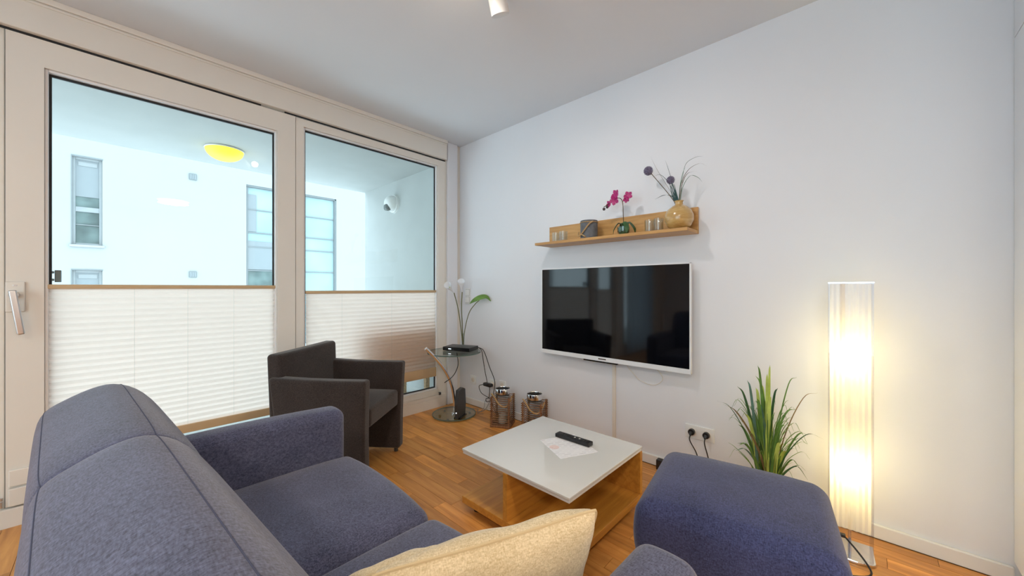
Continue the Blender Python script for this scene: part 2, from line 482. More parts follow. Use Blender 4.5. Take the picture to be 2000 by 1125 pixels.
def glazed_unit(root, x0, x1, z0, z1, gx0, gx1, gz0, gz1, fy=FY, depth=0.07, gy=2.975):
    """stiles, rails, glazing beads, gasket and pane in a frame x0..x1, z0..z1"""
    y1 = fy + depth
    MB().box(x0, gx0 - 0.012, fy, y1, z0, z1).build('stile', 'frame', root)
    MB().box(gx1 + 0.012, x1, fy, y1, z0, z1).build('stile', 'frame', root)
    MB().box(gx0 - 0.012, gx1 + 0.012, fy, y1, gz1 + 0.012, z1).build('rail', 'frame', root)
    MB().box(gx0 - 0.012, gx1 + 0.012, fy, y1, z0, gz0 - 0.012).build('rail', 'frame', root)
    for (a, b, c, d) in ((gx0 - 0.012, gx0, gz0 - 0.012, gz1 + 0.012), (gx1, gx1 + 0.012, gz0 - 0.012, gz1 + 0.012), (gx0, gx1, gz1, gz1 + 0.012), (gx0, gx1, gz0 - 0.012, gz0)):
        MB().box(a, b, fy + 0.012, gy, c, d).build('glazing_bead', 'bead', root, bevel=0.003)
    g = MB(); t = 0.009
    g.box(gx0, gx0 + t, gy - 0.003, gy + 0.006, gz0, gz1); g.box(gx1 - t, gx1, gy - 0.003, gy + 0.006, gz0, gz1)
    g.box(gx0 + t, gx1 - t, gy - 0.003, gy + 0.006, gz1 - 0.012, gz1); g.box(gx0 + t, gx1 - t, gy - 0.003, gy + 0.006, gz0, gz0 + t)
    g.build('gasket', 'gasket', root)
    MB().box(gx0, gx1, gy, gy + 0.006, gz0, gz1).build('pane', 'glass', root)

door = thing('door_1', 'white balcony door with tall glass and lever handle', 'door', kind='structure')
glazed_unit(door, -0.362, 0.868, 0.095, 2.350, -0.236, 0.745, 0.185, 2.205)
# fixed frame left of the door
tag(MB().box(-0.42, -0.366, 2.945, 3.01, 0.088, 2.362).build('trim_4', 'frame', bevel=0.004), 'white fixed frame post left of the balcony door', 'trim', kind='structure')
# lever handle with its plate
hp = MB().rbox((-0.333, FY - 0.006, 1.088), (0.029, 0.006, 0.072), 0.005, 2, 1).build('handle_plate', 'frame', door, smooth=True)
hd = MB()
hd.cyl((-0.333, FY - 0.01, 1.098), (-0.333, FY - 0.062, 1.098), 0.015, n=20)
hd.rbox((0, 0, -0.085), (0.0125, 0.008, 0.105), 0.006, 3, 2, mat=Matrix.Translation((-0.333, FY - 0.062, 1.100)) @ Matrix.Rotation(R(-7), 4, 'Y'))
hd.build('lever', 'steel', door, smooth=True)
MB().rbox((-0.333, FY - 0.0125, 1.142), (0.006, 0.001, 0.004), 0.0008, 1, 1).build('plate_stud', 'steel', door)
# hinge covers at the foot of the door
MB().box(-0.352, -0.288, FY - 0.014, FY, 0.19, 0.268).build('hinge_cover', 'frame', door, bevel=0.004)
MB().box(-0.352, -0.288, FY - 0.018, FY, 0.098, 0.182).build('hinge_cover', 'frame', door, bevel=0.004)
MB().box(-0.286, 0.75, FY - 0.012, FY, 0.098, 0.165).build('weather_bar', 'frame', door, bevel=0.004)
hg = MB(); hg.cyl((-0.374, FY - 0.006, 0.10), (-0.374, FY - 0.006, 0.128), 0.006, n=12); hg.cyl((-0.374, FY - 0.006, 0.134), (-0.374, FY - 0.006, 0.146), 0.006, n=12)
hg.build('hinge_pin', 'steel', door, smooth=True)
# pull handle on the balcony side
pl = MB(); pl.box(-0.222, -0.200, 3.015, 3.045, 1.160, 1.222); pl.box(-0.240, -0.222, 3.004, 3.016, 1.166, 1.178); pl.box(-0.240, -0.222, 3.004, 3.016, 1.204, 1.216); pl.box(-0.240, -0.230, 2.984, 3.016, 1.166, 1.216)
pl.build('outer_pull', 'grey', door, bevel=0.003)

win = thing('window_1', 'white fixed window beside the balcony door', 'window', kind='structure')
glazed_unit(win, 0.872, 2.172, 0.088, 2.350, 0.936, 2.080, 0.180, 2.285, fy=2.940)
MB().box(0.90, 2.172, 2.926, 2.94, 0.088, 0.118).build('sill_strip', 'frame', win, bevel=0.004)
MB().cyl((1.3, 2.922, 0.128), (2.10, 2.922, 0.128), 0.004, n=8).build('restrictor_rod', 'frame', win, smooth=True)
MB().rbox((2.10, 2.921, 0.128), (0.010, 0.009, 0.012), 0.003, 2, 1).build('rod_cap', 'dark_grey', win, smooth=True)
win2 = thing('window_2', 'white framed window left of the balcony door', 'window', kind='structure')
glazed_unit(win2, -0.995, -0.424, 0.088, 2.350, -0.93, -0.49, 0.18, 2.285, fy=2.940)
win3 = thing('window_3', 'white framed window behind the pale curtain', 'window', kind='structure')
glazed_unit(win3, -2.345, -1.255, 0.088, 2.350, -2.27, -1.33, 0.18, 2.285, fy=2.940)
win4 = thing('added_window_4', 'added wide white window, unseen, for daylight through the wall facing the television', 'window', kind='structure')  # unseen window, added to let more daylight into the room
w4 = MB()
for y in (-1.6, -0.54, 0.51, 1.55): w4.box(XL - 0.12, XL - 0.05, y, y + 0.05, 0.1, 2.35)
for z in (0.1, 2.29): w4.box(XL - 0.12, XL - 0.05, -1.6, 1.6, z, z + 0.06)
w4.build('sash', 'frame', win4, bevel=0.004)
for y in (-1.55, -0.49, 0.56): MB().box(XL - 0.09, XL - 0.084, y, y + 1.0, 0.16, 2.29).build('pane', 'glass', win4)

# ---- skirting boards
bs = MB(); bs.box(XW - 0.016, XW, -0.424, 2.915, 0.0, 0.062)
tag(bs.build('baseboard_right', 'base', bevel=0.004), 'white skirting board along the television wall', 'baseboard', kind='structure')
tag(MB().box(XW - 0.0185, XW - 0.0005, -0.424, 2.915, 0.0005, 0.0035).build('trim_5', 'subfloor'), 'dark joint where the parquet meets the skirting', 'trim', kind='structure')

# ================================================================== BALCONY AND THE HOUSE OPPOSITE
tag(MB().box(-6.0, 2.60, YW + 0.05, 5.03, 2.45, 2.70).build('balcony_ceiling', 'loggia'), 'pale rendered balcony ceiling outside the glass', 'balcony ceiling', kind='structure')
tag(MB().box(2.36, 2.60, YW + 0.05, 5.03, -0.05, 2.45).build('balcony_wall', 'loggia'), 'pale rendered balcony side wall with round wall lamp', 'balcony wall', kind='structure')
tag(MB().box(-6.0, 2.36, YW + 0.05, 5.10, -0.15, -0.02).build('balcony_floor', 'deck'), 'pale balcony floor slab', 'balcony floor', kind='structure')

lamp = thing('balcony_ceiling_lamp', 'glowing yellow dome lamp on the balcony ceiling', 'lamp', (0.70, 4.42, 2.45))
MB().lathe([(0.0, 0.0), (0.15, 0.0), (0.155, -0.006), (0.15, -0.014)], n=40).build('lamp_base', 'white_plastic', lamp, smooth=True)
MB().lathe([(0.148 * math.cos(a), -0.012 - 0.098 * math.sin(a)) for a in [R(9 * i) for i in range(10)]] + [(0.0, -0.110)], n=40).build('lamp_dome', 'yellow_lamp', lamp, smooth=True)

wl = thing('balcony_wall_lamp', 'round white sensor lamp on the balcony side wall', 'lamp', (2.36, 4.22, 2.17))
ml = MB(); ml.cyl((0, 0, 0), (-0.03, 0, 0), 0.112, 0.108, n=36); ml.build('lamp_plate', 'white_plastic', wl, smooth=True)
gd = MB()
vs = []; prof = [(0.098, -0.03), (0.096, -0.055), (0.085, -0.09), (0.06, -0.115), (0.03, -0.125), (0.001, -0.127)]
n = 28
for (r, x) in prof:
    for k in range(n):
        a = 2 * math.pi * k / n; vs.append((x, r * math.cos(a), r * math.sin(a)))
gd.add(vs, [(i*n+k, (i+1)*n+k, (i+1)*n+(k+1)%n, i*n+(k+1)%n) for i in range(len(prof)-1) for k in range(n)])
gd.build('lamp_globe', 'white_plastic', wl, smooth=True)
MB().rbox((-0.10, 0, -0.055), (0.038, 0.045, 0.040), 0.03, 4, 2).build('motion_sensor', 'vent', wl, smooth=True)

bl = thing('apartment_building', 'white rendered building opposite with tall narrow and wide windows', 'building', (0, 14.0, 0))
W1, W1b, W2 = (-0.765, -0.263, 2.19, 4.36), (-0.765, -0.263, -0.6, 1.57), (2.757, 5.49, -2.0, 4.37)
fw = MB(); holes_wall(fw, -14, 16, -4, 5.3, [W1, W1b, W2], lambda m, a, b, c, d: m.box(a, b, 0.0, 0.4, c, d))
fw.build('facade', 'render', bl)
def narrow_window(w):
    x0, x1, z0, z1 = w
    f = MB(); t = 0.055
    f.box(x0, x0 + t, 0.07, 0.14, z0, z1); f.box(x1 - t, x1, 0.07, 0.14, z0, z1); f.box(x0 + t, x1 - t, 0.07, 0.14, z1 - t, z1); f.box(x0 + t, x1 - t, 0.07, 0.14, z0, z0 + t)
    zm = z0 + 0.83 ; f.box(x0 + t, x1 - t, 0.07, 0.14, zm, zm + 0.12); f.box(x0 + t, x1 - t, 0.075, 0.13, z0 + 0.50, z0 + 0.515)
    o = f.build('window', 'far_frame_white', bl, bevel=0.006)
    MB().box(x0 + t, x1 - t, 0.12, 0.125, z0 + t, zm).build('pane', 'far_glass_dark', o)
    MB().box(x0 + t, x1 - t, 0.12, 0.125, zm + 0.12, z1 - t).build('pane', 'far_glass_dark', o)
    MB().box(x0 + t, x1 - t, 0.100, 0.118, zm + 0.38, z1 - t).build('window_blind', 'far_blind', o)
    MB().box(x0 + 0.10, x1 - 0.09, 0.088, 0.098, z1 - 0.20, z1 - 0.10).build('blind_slot', 'far_frame_white', o)
    MB().box(x0 - 0.04, x1 + 0.04, -0.06, 0.06, z0 - 0.05, z0 + 0.005).build('window_sill', 'render', o, bevel=0.01)
    rv = MB(); rv.box(x0 - 0.01, x1 + 0.01, -0.008, 0.02, z1 - 0.002, z1 + 0.03); rv.box(x0 - 0.012, x0 + 0.006, -0.008, 0.02, z0, z1); rv.build('window_edge', 'far_frame', o)
narrow_window(W1); narrow_window(W1b)
x0, x1, z0, z1 = W2
f = MB(); t = 0.06
xs = [x0, 3.62, 4.42, x1 - t]; 
for x in xs: f.box(x, x + t, 0.07, 0.16, z0, z1)
zs_ = [z1 - t, 3.60, 2.87, 2.42, 1.67, 0.95, 0.1, -0.8]
for z in zs_: f.box(x0 + t, x1 - t, 0.09, 0.15, z, z + 0.035)
f.box(x0, x1, 0.03, 0.07, z1 - 0.05, z1); f.box(x1 - 0.05, x1, 0.03, 0.07, z0, z1)
o = f.build('window', 'far_frame', bl, bevel=0.006)
for i in range(3):
    for za, zb in zip(zs_[1:], zs_[:-1]):
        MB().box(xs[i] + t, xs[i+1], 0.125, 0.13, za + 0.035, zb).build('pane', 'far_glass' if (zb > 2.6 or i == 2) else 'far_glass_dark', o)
MB().box(x0 + t, 3.62, 0.105, 0.12, 1.72, 2.62).build('window_blind', 'far_blind', o)
MB().box(x0 + t, 3.05, 0.105, 0.12, 2.92, 4.10).build('window_blind', 'far_blind', o)
for zc in (4.32, 1.52):
    v = MB(); v.box(1.40, 1.57, -0.03, 0.0, zc - 0.09, zc + 0.09)
    vv = v.build('vent', 'vent', bl, bevel=0.008)
    for k in range(3): MB().box(1.425 + 0.045 * k, 1.455 + 0.045 * k, -0.037, -0.03, zc - 0.07, zc + 0.07).build('vent_slat', 'far_blind', vv)

oc = thing('balcony_chair', 'brown balcony chair standing behind the window blind', 'chair', (1.76, 3.43, -0.02))
MB().rbox((0.02, -0.33, 0.63), (0.45, 0.035, 0.20), 0.034, 4, 4).build('backrest', 'outdoor', oc, smooth=True)
MB().rbox((0.02, -0.02, 0.40), (0.45, 0.30, 0.05), 0.03, 3, 3).build('seat', 'outdoor', oc, smooth=True)
for sx in (-0.38, 0.40):
    for sy in (-0.20, 0.24): MB().box(sx - 0.022, sx + 0.022, sy - 0.022, sy + 0.022, 0.0, 0.36).build('leg', 'outdoor', oc, bevel=0.004)

# ================================================================== BLINDS AND CURTAIN
def pleated_blind(name, label, x0, x1, z0, z1, cords, y=2.957, rail_h=0.03, lower=0.05, pitch=0.033):
    b = thing(name, label, 'blind', ((x0 + x1) / 2, y, z0), group='pleated window blinds')
    w = (x1 - x0) / 2; h = z1 - z0
    MB().rbox((0, 0, h - rail_h/2 + 0.006), (w, 0.010, 0.011), 0.003, 2, 1).build('top_rail', 'blind_rail', b, smooth=True)
    MB().rbox((0, -0.002, lower/2), (w, 0.011, lower/2), 0.003, 2, 1).build('bottom_rail', 'blind_rail', b, smooth=True)
    m = MB(); n = max(2, round((h - lower - 0.02) / pitch)) * 2; vs = []
    for i in range(n + 1):
        z = lower + (h - lower - 0.02) * i / n
        dy = 0.0042 if i % 2 else -0.0042
        vs += [(-w + 0.003, dy, z), (w - 0.003, dy, z)]
    m.add(vs, [(2*i, 2*i+1, 2*i+3, 2*i+2) for i in range(n)])
    m.build('pleated_cloth', 'blind', b)
    for cx in cords: MB().cyl((cx, -0.0052, lower), (cx, -0.0052, h - 0.02), 0.0008, n=6).build('tension_cord', 'cream_plastic', b, smooth=True)
    return b
pleated_blind('pleated_blind', 'tall white pleated blind on the balcony door', -0.240, 0.750, 0.262, 1.146, (-0.19, 0.035, 0.26, 0.48))
pleated_blind('pleated_blind', 'white pleated blind on the window behind the dark armchair', 0.940, 2.078, 0.293, 1.108, (1.2 - 1.509, 1.62 - 1.509, 2.06 - 1.509), lower=0.085)
pleated_blind('pleated_blind', 'narrow white pleated blind reflected in the television', -0.928, -0.492, 0.293, 1.108, (-0.1, 0.1))
ct = thing('sheer_curtain', 'pale blue sheer curtain reflected in the television', 'curtain', (-1.78, 2.86, 0.02))
cm = MB(); vs = []; n = 120
for i in range(n + 1):
    x = -0.55 + 1.1 * i / n; y = 0.022 * math.sin(i * 0.62) + 0.01 * math.sin(i * 0.27)
    vs += [(x, y, 0.0), (x, y * 0.7, 2.48)]
cm.add(vs, [(2*i, 2*i+2, 2*i+3, 2*i+1) for i in range(n)]); cm.build('cloth', 'curtain', ct, smooth=True)
MB().cyl((-0.62, 0, 2.495), (0.62, 0, 2.495), 0.012, n=12).build('curtain_rail', 'steel', ct, smooth=True)

# ================================================================== CEILING LIGHTS
WARM = (1.0, 0.85, 0.67)
sp = thing('ceiling_spot_lamp', 'white cylinder spot lamp on the ceiling at the top edge', 'lamp', (1.06, 1.10, H))
MB().rbox((0, 0, -0.015), (0.05, 0.22, 0.015), 0.008, 2, 1, mat=Matrix.Rotation(R(-20), 4, 'Z')).build('ceiling_plate', 'white_plastic', sp, smooth=True)
def spot_head(base, axis, ln=0.11, r=0.043):
    ax = Vector(axis).normalized(); b = Vector(base)
    MB().cyl(b + Vector((0, 0, 0.075)), b, 0.007, n=10).build('arm', 'chrome', sp, smooth=True)
    o = MB().sweep([b - ax * ln * 0.5, b - ax * ln * 0.48, b + ax * ln * 0.46, b + ax * ln * 0.5], [r * 0.9, r, r, r * 0.93], 28).build('spot_head', 'white_plastic', sp, smooth=True)
    return o
spot_head((0.155, 0.135, -0.080), (-0.40, -0.10, 0.85))
spot_head((-0.16, 0.12, -0.10), (0.75, -0.3, -0.55))
spot_head((-0.10, -0.16, -0.10), (-0.3, -0.6, -0.7))
light('spot_light', 'SPOT', (-0.10, 0.10, -0.14), 20, (1.0, 0.95, 0.91), sp, spot_size=R(140), spot_blend=0.9, shadow_soft_size=0.04).rotation_euler = Vector((0.55, -0.05, -1.0)).to_track_quat('-Z', 'Y').to_euler()
light('spot_glow', 'POINT', (-0.06, 0.16, -0.10), 0.9, (1.0, 0.82, 0.60), sp, shadow_soft_size=0.03)
def fill_ceiling_lamp(label, x, y, energy):  # unseen ceiling lamps, added as warm fill for the room
    t = thing('fill_ceiling_lamp', label, 'lamp', (x, y, H))
    MB().lathe([(0.0, 0.0), (0.20, 0.0), (0.205, -0.02), (0.20, -0.05), (0.19, -0.05)], n=40).build('lamp_rim', 'white_plastic', t, smooth=True)
    MB().lathe([(0.192, -0.045), (0.17, -0.068), (0.10, -0.08), (0.0, -0.084)], n=40).build('diffuser', 'diffuser', t, smooth=True)
    light('fill_lamp_light', 'AREA', (0, 0, -0.09), energy, WARM, t, shape='DISK', size=0.36)
fill_ceiling_lamp('added round fill lamp, unseen, on the ceiling over the far half of the room', -1.2, -0.6, 34)
fill_ceiling_lamp('added round fill lamp, unseen, on the ceiling over the back end of the room', 0.6, -1.9, 37)

# ================================================================== TELEVISION WALL
tv = thing('television', 'black flat screen television with slim white frame on the wall', 'television', (XW, 1.2815, 0.625))
TW, TH = 1.113 / 2, 0.655
MB().rbox((-0.062, 0, TH/2), (0.010, TW, TH/2), 0.004, 2, 2).build('casing', 'tv_white', tv, smooth=True)
MB().box(-0.0735, -0.0715, -TW + 0.009, TW - 0.009, 0.030, TH - 0.008).build('screen', 'screen', tv)
bz = MB(); bz.box(-0.075, -0.070, -TW, -TW + 0.009, 0.0, TH); bz.box(-0.075, -0.070, TW - 0.009, TW, 0.0, TH); bz.box(-0.075, -0.070, -TW, TW, TH - 0.008, TH); bz.box(-0.078, -0.070, -TW, TW, 0.0, 0.030)
bz.build('bezel', 'tv_white', tv, bevel=0.0015)
MB().rbox((-0.0785, 0.02, 0.016), (0.001, 0.03, 0.004), 0.0008, 1, 1).build('maker_badge', 'chrome', tv)
MB().rbox((-0.066, 0.04, -0.004), (0.012, 0.13, 0.006), 0.003, 2, 1).build('sensor_bar', 'black_gloss', tv, smooth=True)
MB().box(-0.052, -0.03, -0.35, 0.35, 0.08, 0.5).build('back_cover', 'tv_white', tv, bevel=0.01)
MB().box(-0.03, 0.0, -0.2, 0.2, 0.18, 0.45).build('wall_mount', 'black', tv)

cd = tag(MB().rbox((XW - 0.006, 1.249, 0.345), (0.006, 0.0125, 0.280), 0.003, 2, 1).build('cable_duct', 'cream_plastic', smooth=True), 'narrow cream cable duct running down below the television', 'cable duct')
tag(MB().curve([(XW - 0.02, 1.17, 0.64), (XW - 0.012, 1.13, 0.585), (XW - 0.01, 1.06, 0.525), (XW - 0.01, 0.975, 0.508), (XW - 0.012, 0.915, 0.55), (XW - 0.02, 0.93, 0.60), (XW - 0.025, 0.99, 0.64)], 0.0022, 6).build('aerial_cable', 'cream_plastic', smooth=True), 'thin white aerial cable looping under the television', 'cable')

# ---- oak shelf and what stands on it
SZ = 1.4685
sh = thing('wall_shelf', 'oak wall shelf with upright back board above the television', 'shelf', (XW, 1.252, 1.45))
MB().box(-0.200, -0.021, -0.548, 0.548, 0.0, SZ - 1.45).build('shelf_board', 'oaky', sh, bevel=0.002)
MB().box(-0.020, 0.0, -0.548, 0.548, 0.0, 0.158).build('back_board', 'oaky', sh, bevel=0.002)

def tumbler(label, x, y, r=0.030, h=0.072):
    t = thing('drinking_glass', label, 'glass', (x, y, SZ), group='glasses on the shelf')
    MB().lathe([(0.0005, 0.0), (r * 0.9, 0.0), (r * 0.93, 0.004), (r, h), (r - 0.0022, h), (r * 0.87, 0.009), (0.0005, 0.008)], n=24).build('glass_body', 'tumbler', t, smooth=True)
tumbler('clear drinking glass at the far end of the shelf near the window', 2.235, 1.655)
tumbler('clear drinking glass beside the grey rope-tied pot', 2.215, 1.575)
tumbler('clear drinking glass between the orchid and the other vase-side glass', 2.235, 0.948, 0.030, 0.076)
tumbler('clear drinking glass right beside the round honey-coloured vase', 2.215, 0.885, 0.028, 0.076)

bk = thing('rope_pot', 'dark grey cylindrical pot with rope handle on the shelf', 'pot', (2.235, 1.375, SZ))
MB().lathe([(0.0005, 0.0), (0.054, 0.0), (0.058, 0.004), (0.059, 0.122), (0.057, 0.125), (0.053, 0.122), (0.052, 0.012), (0.0005, 0.012)], n=32).build('pot_body', 'stone', bk, smooth=True)
MB().curve([(-0.035, -0.053, 0.112), (-0.058, -0.038, 0.095), (-0.066, -0.005, 0.055), (-0.061, 0.030, 0.022), (-0.050, 0.055, 0.022), (-0.03, 0.064, 0.05)], 0.0048, 8).build('rope_handle', 'rope', bk, smooth=True)
MB().curve([(-0.05, 0.05, 0.018), (-0.064, 0.02, 0.026), (-0.064, -0.012, 0.004 + 0.004)], 0.0042, 8).build('rope_end', 'rope', bk, smooth=True)
MB().lathe([(0.0605, 0.108), (0.0635, 0.111), (0.0605, 0.114)], n=32).build('rim_band', 'rope', bk, smooth=True)

def petals(mb, c, nrm, r, k=5, cup=0.25):
    nrm = Vector(nrm).normalized(); u = nrm.orthogonal().normalized(); w = nrm.cross(u); c = Vector(c)
    for i in range(k):
        a = 2 * math.pi * i / k + 0.3; d = u * math.cos(a) + w * math.sin(a); e = nrm.cross(d)
        pts = [(0, 0), (0.35, 0.30), (0.7, 0.40), (1.0, 0.0), (0.7, -0.40), (0.35, -0.30)]
        mb.add([c + d * r * p + e * r * q + nrm * cup * r * p * p for p, q in pts], [(0, 1, 2, 3, 4, 5)])
oc_ = thing('orchid', 'small magenta orchid in a glass pot on the shelf', 'plant', (2.235, 1.118, SZ))
MB().lathe([(0.0005, 0.0), (0.030, 0.0), (0.040, 0.02), (0.041, 0.055), (0.039, 0.055), (0.037, 0.022), (0.0005, 0.004)], n=24).build('glass_pot', 'tumbler', oc_, smooth=True)
MB().lathe([(0.0005, 0.004), (0.026, 0.005), (0.034, 0.022), (0.035, 0.05), (0.0005, 0.058)], n=20).build('moss', 'leaf_dark', oc_, smooth=True)
for (dy, dx, ln) in ((-0.075, 0.0, 1.0), (0.06, -0.02, 0.9), (-0.045, -0.05, 0.8), (0.035, 0.03, 0.85)):
    p = spline([(0, 0, 0.05), (dx * 0.5, dy * 0.5, 0.085), (dx, dy, 0.045), (dx * 1.05, dy * 1.05, 0.012)], 5)
    m = MB().strip(p, [0.004 + 0.016 * math.sin(math.pi * min(1, (i + 0.5) / len(p))) * ln for i in range(len(p))], (dy, -dx + 0.01, 0), 0.3); m.build('leaf', 'leaf_dark', oc_, smooth=True)
MB().curve([(0, 0, 0.05), (0.0, 0.003, 0.13), (0.0, 0.008, 0.215), (-0.005, 0.03, 0.245), (-0.01, 0.075, 0.232), (-0.01, 0.115, 0.210), (-0.01, 0.137, 0.202)], 0.0024, 8).build('flower_stem', 'stem_brown', oc_, smooth=True)
MB().curve([(0.0, 0.008, 0.215), (0.0, -0.01, 0.248), (0.0, -0.035, 0.243)], 0.0016, 6).build('side_stem', 'stem_brown', oc_, smooth=True)
for c, nn, r in (((-0.02, 0.045, 0.268), (-1, 0.3, 0.1), 0.034), ((-0.02, 0.055, 0.232), (-1, -0.1, -0.2), 0.034), ((-0.01, 0.098, 0.215), (-1, 0.4, 0), 0.026), ((-0.01, -0.036, 0.248), (-1, -0.3, 0.1), 0.030), ((-0.01, -0.022, 0.226), (-1, -0.2, -0.4), 0.022)):
    m = MB(); petals(m, c, nn, r); m.build('blossom', 'orchid', oc_, smooth=False)
for c, r in (((-0.01, 0.112, 0.198), 0.009), ((-0.01, 0.136, 0.188), 0.009)):
    MB().rbox(c, (r, r, r * 1.1), r * 0.98, 4, 1).build('bud', 'orchid_bud', oc_, smooth=True)

vs_ = thing('round_vase', 'round honey-coloured vase with dried alliums at the shelf end', 'vase', (2.238, 0.775, SZ))
MB().lathe([(0.0005, 0.0), (0.035, 0.0), (0.062, 0.018), (0.078, 0.052), (0.078, 0.082), (0.064, 0.115), (0.038, 0.136), (0.022, 0.145), (0.021, 0.160), (0.026, 0.167), (0.022, 0.168), (0.016, 0.158), (0.016, 0.12), (0.0005, 0.118)], n=40).build('vase_body', 'vase_wood', vs_, smooth=True)
def head(mb, c, r):
    mb.rbox(c, (r * 0.7,) * 3, r * 0.69, 4, 1)
    for i in range(70):
        z = 1 - 2 * (i + 0.5) / 70; a = i * 2.39996; q = math.sqrt(1 - z * z)
        d = Vector((q * math.cos(a), q * math.sin(a), z)); petals(mb, Vector(c) + d * r * 0.85, d, r * 0.28, 4, 0.6)
for pts, hc, r in (([(0, 0.01, 0.14), (-0.005, 0.06, 0.22), (-0.01, 0.165, 0.365)], (-0.01, 0.178, 0.378), 0.027), ([(0, 0.0, 0.14), (0.0, 0.02, 0.22), (0.0, 0.045, 0.285)], (0.0, 0.048, 0.298), 0.023)):
    MB().curve(pts, 0.0022, 6).build('flower_stem', 'teal_stem' if r < 0.025 else 'stem_brown', vs_, smooth=True)
    m = MB(); head(m, hc, r); m.build('allium_head', 'allium', vs_)
for k in range(4): MB().curve([(0.004 * k - 0.006, 0.006 * k - 0.006, 0.13), (0.0, 0.012 + 0.008 * k, 0.20), (0.0, 0.028 + 0.008 * k, 0.27)], [0.0055 * (1 - 0.05 * j) for j in range(17)], 6).build('stalk', 'teal_stem', vs_, smooth=True)
def blade(parent, pts, w, mat, fold=0.2, name='grass_blade', sub=6, side=None):
    p = spline(pts, sub); n = len(p)
    d = p[-1] - p[0]; sd = side or Vector((random.uniform(-1, 1), random.uniform(-1, 1), 0.1))
    return MB().strip(p, [max(0.0003, w * (0.75 + 0.5 * (i / n)) * (1 - (i / (n - 1)) ** 2.2)) for i in range(n)], sd, fold).build(name, mat, parent, smooth=True)
for pts in ([(0, 0, .14), (0, .07, .27), (0, .13, .38), (0, .168, .465)], [(0, 0, .14), (0, .035, .27), (0, .06, .36), (0, .078, .42)], [(0, 0, .14), (0, -.005, .24), (0, -.02, .32), (0, -.035, .36)],
            [(0, 0, .14), (0, -.01, .26), (0, -.05, .335), (0, -.11, .36), (0, -.15, .335)], [(0, -.005, .14), (0, -.02, .24), (0, -.06, .30), (0, -.10, .285), (0, -.125, .255)], [(0, .01, .14), (0, .04, .2), (0, .09, .215), (0, .14, .20)],
            [(0, 0, .14), (-.01, .05, .27), (-.02, .10, .335), (-.02, .15, .33)], [(0, -.004, .14), (.01, -.014, .27), (0, -.035, .37), (0, -.09, .40), (0, -.13, .395)], [(0, 0, .14), (0, -.015, .25), (0, -.045, .315), (0, -.10, .32)]):
    blade(vs_, pts, 0.0030, random.choice(['stem_brown', 'leaf_blue', 'teal_stem']))

# ---- sockets and switch
def socket_plate(label, y, z, plugs=1, kind='socket', cable=True):
    t = thing('wall_socket' if kind != 'switch' else 'light_switch', label, kind, (XW, y, z))
    w = 0.04 * plugs
    MB().rbox((-0.004, 0, 0), (0.004, w, 0.04), 0.003, 2, 1).build('plate', 'white_plastic', t, smooth=True)
    for k in range(plugs):
        cy = -w + 0.04 + 0.08 * k
        if kind == 'switch':
            MB().rbox((-0.010, cy, 0), (0.003, 0.028, 0.028), 0.002, 2, 1).build('rocker', 'white_plastic', t, smooth=True)
        else:
            MB().cyl((-0.009, cy, 0), (-0.0078, cy, 0), 0.021, 0.023, n=24).build('outlet_recess', 'cream_plastic', t, smooth=True)
    return t
socket_plate('white double socket with two black plugs near the plant', 0.700, 0.273, 2)
for dy in (0.04, -0.04):
    pg = thing('power_plug', 'black plug with cord in the socket half %s' % ('nearer the television' if dy > 0 else 'nearer the plant'), 'plug', (XW, 0.700 + dy, 0.273))
    pb = MB(); pb.cyl((-0.009, 0, 0), (-0.026, 0, 0), 0.019, 0.018, n=20); pb.cyl((-0.026, 0, 0), (-0.042, 0, -0.012), 0.010, 0.006, n=14); pb.build('plug_body', 'black', pg, smooth=True)
    MB().curve([(-0.04, 0, -0.011), (-0.055, -0.003, -0.04), (-0.045, -0.02 - 0.02 * (dy > 0), -0.12), (-0.03, -0.03, -0.22), (-0.03, -0.06, -0.265)], 0.0032, 8).build('cord', 'black', pg, smooth=True)
sw = thing('light_switch', 'white two-gang light switch on the wall behind the calla lilies', 'switch', (XW, 2.817, 1.050))
MB().rbox((-0.004, 0, 0), (0.004, 0.040, 0.077), 0.003, 2, 1).build('plate', 'white_plastic', sw, smooth=True)
for dz in (-0.036, 0.036):
    MB().box(-0.0085, -0.008, -0.031, 0.031, dz - 0.031, dz + 0.031).build('rocker_shadow_line', 'grey', sw)  # grey sheet stands in for the shadow line round the rocker
    MB().rbox((-0.010, 0, dz), (0.003, 0.029, 0.029), 0.002, 2, 1).build('rocker', 'white_plastic', sw, smooth=True)
socket_plate('white data socket right next to the window corner', 2.735, 0.246)
socket_plate('white socket with a cream plug above the nearer lantern', 2.465, 0.252)
socket_plate('white aerial socket further along from the cream plug', 2.338, 0.262)
pg = thing('power_plug', 'small cream plug in the corner wall socket', 'plug', (XW, 2.465, 0.252))
m = MB(); m.cyl((-0.009, 0, 0), (-0.03, 0, 0), 0.017, 0.015, n=18); m.build('plug_body', 'cream_plastic', pg, smooth=True)
MB().curve([(-0.03, 0, -0.005), (-0.036, 0.005, -0.05), (-0.03, 0.03, -0.14), (-0.03, 0.05, -0.235), (-0.04, 0.10, -0.245)], 0.0024, 6).build('cord', 'cream_plastic', pg, smooth=True)
tag(MB().rbox((2.318, 0.912, 0.032), (0.020, 0.024, 0.032), 0.006, 3, 1).build('power_adapter', 'black', smooth=True), 'small black power adapter standing against the skirting', 'adapter')

